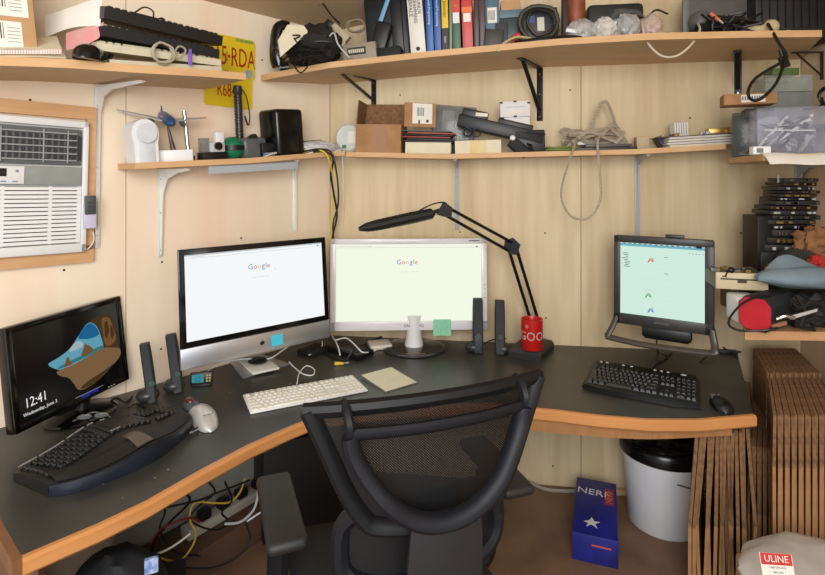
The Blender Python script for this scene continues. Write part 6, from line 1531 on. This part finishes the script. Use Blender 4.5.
b.build('paper_sheets', paper, M=place(V((a0.x, 1.84, Z5+.0015)), -.03), label='white paper sheets lying over the front edge of the right upper shelf', cat='paper')
t = T('smoky_bin', 'dark smoky container at the right picture edge next to the heaped bin', 'box', place(on5(832, 1.98), 0)); B().box((0, 0, .06), (.09, .12, .12), bev=.004).build('shell', mat('bin_smoke', (44, 50, 50), .3), t)
b = B(); coil(b, (0, 0, .0), .03, .004, 2, 'X', seed=2); b.tube([(0, .02, -.03), (-.04, 0, -.045), (-.09, -.01, -.05)], .004, 6); b.build('looped_wire', black, M=Matrix.Translation(W(826, 96, 1.95)), label='black looped wire at the right edge above the smoky container', cat='wire')

# ---------- right corner, low shelf ----------
def at6(px, Y, dz=0): p = W(px, 300, Y); p.z = Z6+dz; return p
Yr = 2.16
t = T('card_rack', 'tall stack of black laptop batteries and circuit cards in the right corner', 'electronics stack', V(at6(776, Yr)))
rn = random.Random(9); zc = 0.0; slab = 0
H_ = (HY-180)/F*Yr+CAMZ-Z6
levels = [(756, 806, 250, 228), (758, 806, 228, 214), (760, 806, 214, 200), (768, 806, 200, 190), (771, 804, 190, 178)]
o_ = at6(776, Yr)
B().box((W(759, 250, Yr).x-o_.x, .0, (250-178)*0+H_*.36), (.075, .10, H_*.72), bev=.003).build('upright_battery', black, t)
for (x0, x1, y1, y0) in levels:
    a = W(x0, y1, Yr); c = W(x1, y0, Yr); hh = c.z-a.z; n2 = 3
    for k in range(n2):
        w2 = (c.x-a.x)*(1-.03*k); cx_ = (a.x+c.x)/2-o_.x+rn.uniform(-.006, .006)+.01*k; zz = a.z-o_.z+hh*(k+.5)/n2
        slab += 1
        b = B(); b.box((0, 0, 0), (w2, .12+rn.uniform(-.02, .01), hh/n2*.86), bev=.002, X=TR(cx_, 0, zz) @ RZ(rn.uniform(-.08, .08)))
        for j in range(5): b.box((cx_+rn.uniform(-.42, .42)*w2, -.064, zz), (rn.uniform(.006, .018), .006, hh/n2*.4), 1)
        b.build('battery_pack', [mat(['pack_black', 'pack_dark_grey'][slab % 2], [(20, 20, 22), (44, 44, 46)][slab % 2], .45), [steel, lgrey, gold][slab % 3]], t)
B().box((0, 0, H_*.22), ((W(806, 250, Yr)-W(758, 250, Yr)).x, .11, H_*.44), bev=.004).build('lower_block', mat('rack_black', (24, 24, 25), .55, c2=(50, 50, 50), scale=60), t)
B().tube([(W(775, 178, Yr).x-o_.x, -.02, H_-.02), (W(775, 172, Yr).x-o_.x, -.02, H_+.02)], .004, 5).build('wire_end', lgrey, t)
b = B(); b.box((0, 0, .028), (.055, .045, .056)); b.build('wood_block', pine, M=place(at6(737, 2.10), 0) @ TR(0, 0, .075), label='small pine block behind the beige floppy drive', cat='wood block')
B().box((0, 0, .037), (.12, .10, .074), bev=.006).build('lower_carton', mat('carton_dull_brown', (132, 104, 78), .8), M=place(at6(742, 2.11), 0), label='brown carton under the pine block at the left shelf end', cat='box')  # plain dull brown carton
# floppy drive
Yd = 1.90
M_ = place(V((W(748, 270, Yd).x, Yd+.03, Z6)), -.25)
def up6(py, Y): return CAMZ+(HY-py)/F*Y-Z6
boxthing('white_case', 'white rounded case under the beige floppy drive', 'case', place(at6(743, 1.93), -.15), .085, .09, up6(294, 1.93), white, .012)
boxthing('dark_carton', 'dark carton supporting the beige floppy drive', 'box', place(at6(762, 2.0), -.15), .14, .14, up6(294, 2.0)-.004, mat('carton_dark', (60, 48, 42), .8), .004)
zf = up6(293, Yd)+.003; hd = (293-276)/F*Yd
t = T('floppy_drive', 'beige floppy disk drive with exposed circuitry on top', 'disk drive', M_ @ TR(0, 0.02, zf))
wd_ = .165; B().box((0, .07, hd*.42), (wd_, .14, hd*.84), bev=.002).build('chassis', mat('chassis_taupe', (120, 110, 94), .6), t)
B().box((0, -.006, hd/2), (wd_+.006, .014, hd), bev=.003).build('front_bezel', mat('floppy_beige', (212, 196, 160), .5), t)
b = B(); b.box((0, -.0135, hd*.62), (wd_*.86, .002, .005), 0); b.box((.0, -.0145, hd*.50), (.03, .003, .010), 0); b.box((-wd_*.36, -.0145, hd*.78), (.012, .002, .005), 0); b.build('disk_slot', [mat('slot_dark', (70, 60, 46), .6)], t)
b = B(); rn = random.Random(4)
for k in range(16): b.box((rn.uniform(-.45, .45)*wd_, rn.uniform(.02, .13), hd*.86+.006), (rn.uniform(.008, .03), rn.uniform(.008, .03), .012), k % 3)
b.build('circuit_parts', [mat('circ_dark', (62, 60, 56), .5), steel, gold], t)
b = B(); b.ell((0, 0, 0), (.036, .025, .020), amp=.1, seed=2); b.box((.0, -.0, .0), (.06, .035, .020), bev=.008); b.build('joystick_mouse', mat('beige_pale', (222, 206, 176), .5), M=place(V((W(731, 275, 1.98).x, 1.99, Z6+zf+.02)), -.1), label='cream plastic part sticking out behind the floppy drive', cat='part')
b = B(); b.tube([(0, 0, 0), (-.02, -.01, .03), (.0, -.01, .05), (.02, 0, .03), (.03, 0, -.03), (.0, 0, -.08), (.01, 0, -.10)], .003, 6); b.ell((.0, -.01, .05), (.012, .010, .012)); b.build('black_wire', black, M=place(V((W(728, 268, 1.97).x, 1.96, Z6+zf+.02))), label='black wire with a round knob behind the floppy drive', cat='wire')
# blue-grey cloth roll
t = T('cloth_roll', 'blue-grey folded cloth on the low right shelf above the red speaker', 'cloth', place(V((W(815, 280, 1.84).x, 1.88, Z6+up6(290, 1.84))), -.05))
clb = mat('cloth_blue_grey', (128, 148, 160), .8, c2=(112, 132, 144), scale=8)
b = B(); b.ell((0, 0, .035), (.17, .07, .038), amp=.12, seed=7, freq=3, seg=36); b.build('folded_cloth', clb, t)
b = B(); b.grid(lambda u, v: (-.12+.26*u, -.02+.06*v, .055+.055*math.sin(PI*min(1, u*1.3))*(v)+.01*math.sin(u*9)), 16, 6, thick=.004); b.build('raised_fold', clb, t)
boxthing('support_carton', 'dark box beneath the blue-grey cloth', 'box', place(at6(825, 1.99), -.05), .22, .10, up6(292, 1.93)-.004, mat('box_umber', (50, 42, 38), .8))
slumpbag = lambda nm, lab, px, Y, dz, r, seed, m, cat: B().ell((0, 0, r[2]), r, amp=.35, seed=seed, freq=6, seg=36, ring=22, clip=-r[2]*.96).build(nm, m, M=place(at6(px, Y, dz)), label=lab, cat=cat)
brownp = mat('brown_paper', (150, 104, 66), .85, c2=(120, 82, 52), scale=10, bump=.3)
slumpbag('brown_paper', 'crumpled brown paper heap above the blue-grey cloth', 818, 2.06, .20, (.085, .06, .065), 81, brownp, 'paper')
slumpbag('brown_glove', 'small crumpled brown paper beside the floppy drive circuitry', 783, 2.03, .12, (.060, .05, .038), 82, brownp, 'paper')
slumpbag('dark_fabric', 'dark mottled fabric under the brown paper heap', 800, 2.04, .0, (.12, .06, .12), 83, mat('mottled_fabric', (58, 60, 50), .9, c2=(34, 34, 30), scale=30), 'fabric')
slumpbag('red_cloth', 'bit of red cloth poking out under the brown paper heap', 818, 1.98, .18, (.030, .03, .024), 84, mat('cloth_red', (196, 50, 44), .8), 'cloth')
# red and black speaker
t = T('portable_speaker', 'black bag-like case with a bright red octagonal end', 'case', place(V((W(757, 320, 1.79).x, 1.80, Z6+.0)), -.98))
hs = .115; ws = .105
oct_ = [(-ws*.30, 0), (ws*.30, 0), (ws*.5, hs*.22), (ws*.5, hs*.78), (ws*.30, hs), (-ws*.30, hs), (-ws*.5, hs*.78), (-ws*.5, hs*.22)]
b = B(); b.prism(oct_, -.20, 0, 0, X=RX(PI/2) @ TR(0, 0, 0)); b.build('body', mat('case_navy_black', (34, 38, 46), .6), t)
b = B(); b.prism([(x*.93, .004+y*.93) for x, y in oct_], 0, .004, 0, X=RX(PI/2)); b.build('red_end', mat('end_red', (206, 36, 50), .5), t)
iv = t.matrix_basis.inverted()
b = B(); b.tube([iv @ W(*q_) for q_ in ((770, 296, 1.80), (757, 297, 1.78), (742, 304, 1.77), (731, 316, 1.76), (729, 325, 1.755), (738, 330, 1.75), (752, 331, 1.74), (768, 330, 1.72), (778, 328, 1.72))], .004, 6); b.build('strap', black, t)
o6 = W(790, 318, 1.72); 
slumpbag('tool_pouch', 'black strapped pouch with tools right of the red-ended case', 812, 1.86, .0, (.11, .07, .055), 85, mat('pouch_black', (34, 36, 38), .7, c2=(22, 22, 24), scale=30), 'pouch')
t = T('knife', 'silver blade with a tan handle sticking out of the black pouch', 'knife', Matrix.Translation(W(803, 314, 1.74)) @ RY(-.28))
B().prism([(-.045, -.006), (.045, -.004), (.05, .004), (-.045, .006)], -.002, .002, X=RX(PI/2)).build('blade', lgrey, t)
B().box((-.085, 0, -.012), (.05, .012, .014), bev=.004).build('handle', mat('handle_tan', (150, 108, 76), .6), t)
b = B(); b.tube([(-.02, 0, .0), (.0, -.01, .012), (.03, -.01, .006)], .006, 8); b.build('silver_clasp', chrome, M=Matrix.Translation(W(783, 319, 1.735)), label='small silver clasp at the end of the red-ended case', cat='clasp')
for i, pts in enumerate(([(790, 300), (800, 308), (812, 302), (824, 306)], [(786, 312), (800, 322), (815, 318), (826, 322)], [(796, 295), (805, 312), (800, 326), (815, 330)])):
    cable('strap', ['upper black strap crossing the tool pouch', 'middle black strap crossing the tool pouch', 'black strap hanging down the front of the tool pouch'][i], [W(a, c, 1.755) for a, c in pts], .006, black2, cat='strap')
# ---------- light ----------
w = bpy.data.worlds.new('daylight'); sc.world = w; w.use_nodes = True
w.node_tree.nodes['Background'].inputs[0].default_value = (.86, .93, 1, 1); w.node_tree.nodes['Background'].inputs[1].default_value = .8
def area(name, loc, target, size, power, col):
    l = bpy.data.lights.new(name, 'AREA'); l.shape = 'RECTANGLE'; l.size, l.size_y = size; l.energy = power; l.color = col
    o = bpy.data.objects.new(name, l); COL.objects.link(o); o.location = loc
    d = V(target)-V(loc); o.rotation_euler = d.to_track_quat('-Z', 'Y').to_euler(); return o
area('doorway_light', (-.2, -1.1, 1.95), (-.8, 2.0, 1.2), (1.8, 1.5), 82, (1, .98, .955))
area('fill_light', (1.5, -.1, 2.0), (-1.0, 1.8, 1.3), (.9, .9), 9, (1, .97, .93))  # weak fill lamp added from the right, aimed at the left wall
sc.view_settings.view_transform = 'Standard'; sc.view_settings.look = 'None'; sc.view_settings.gamma = 1
sc.view_settings.exposure = 0.0; sc.view_settings.use_curve_mapping = False
sc.cycles.max_bounces = 8; sc.cycles.transparent_max_bounces = 16
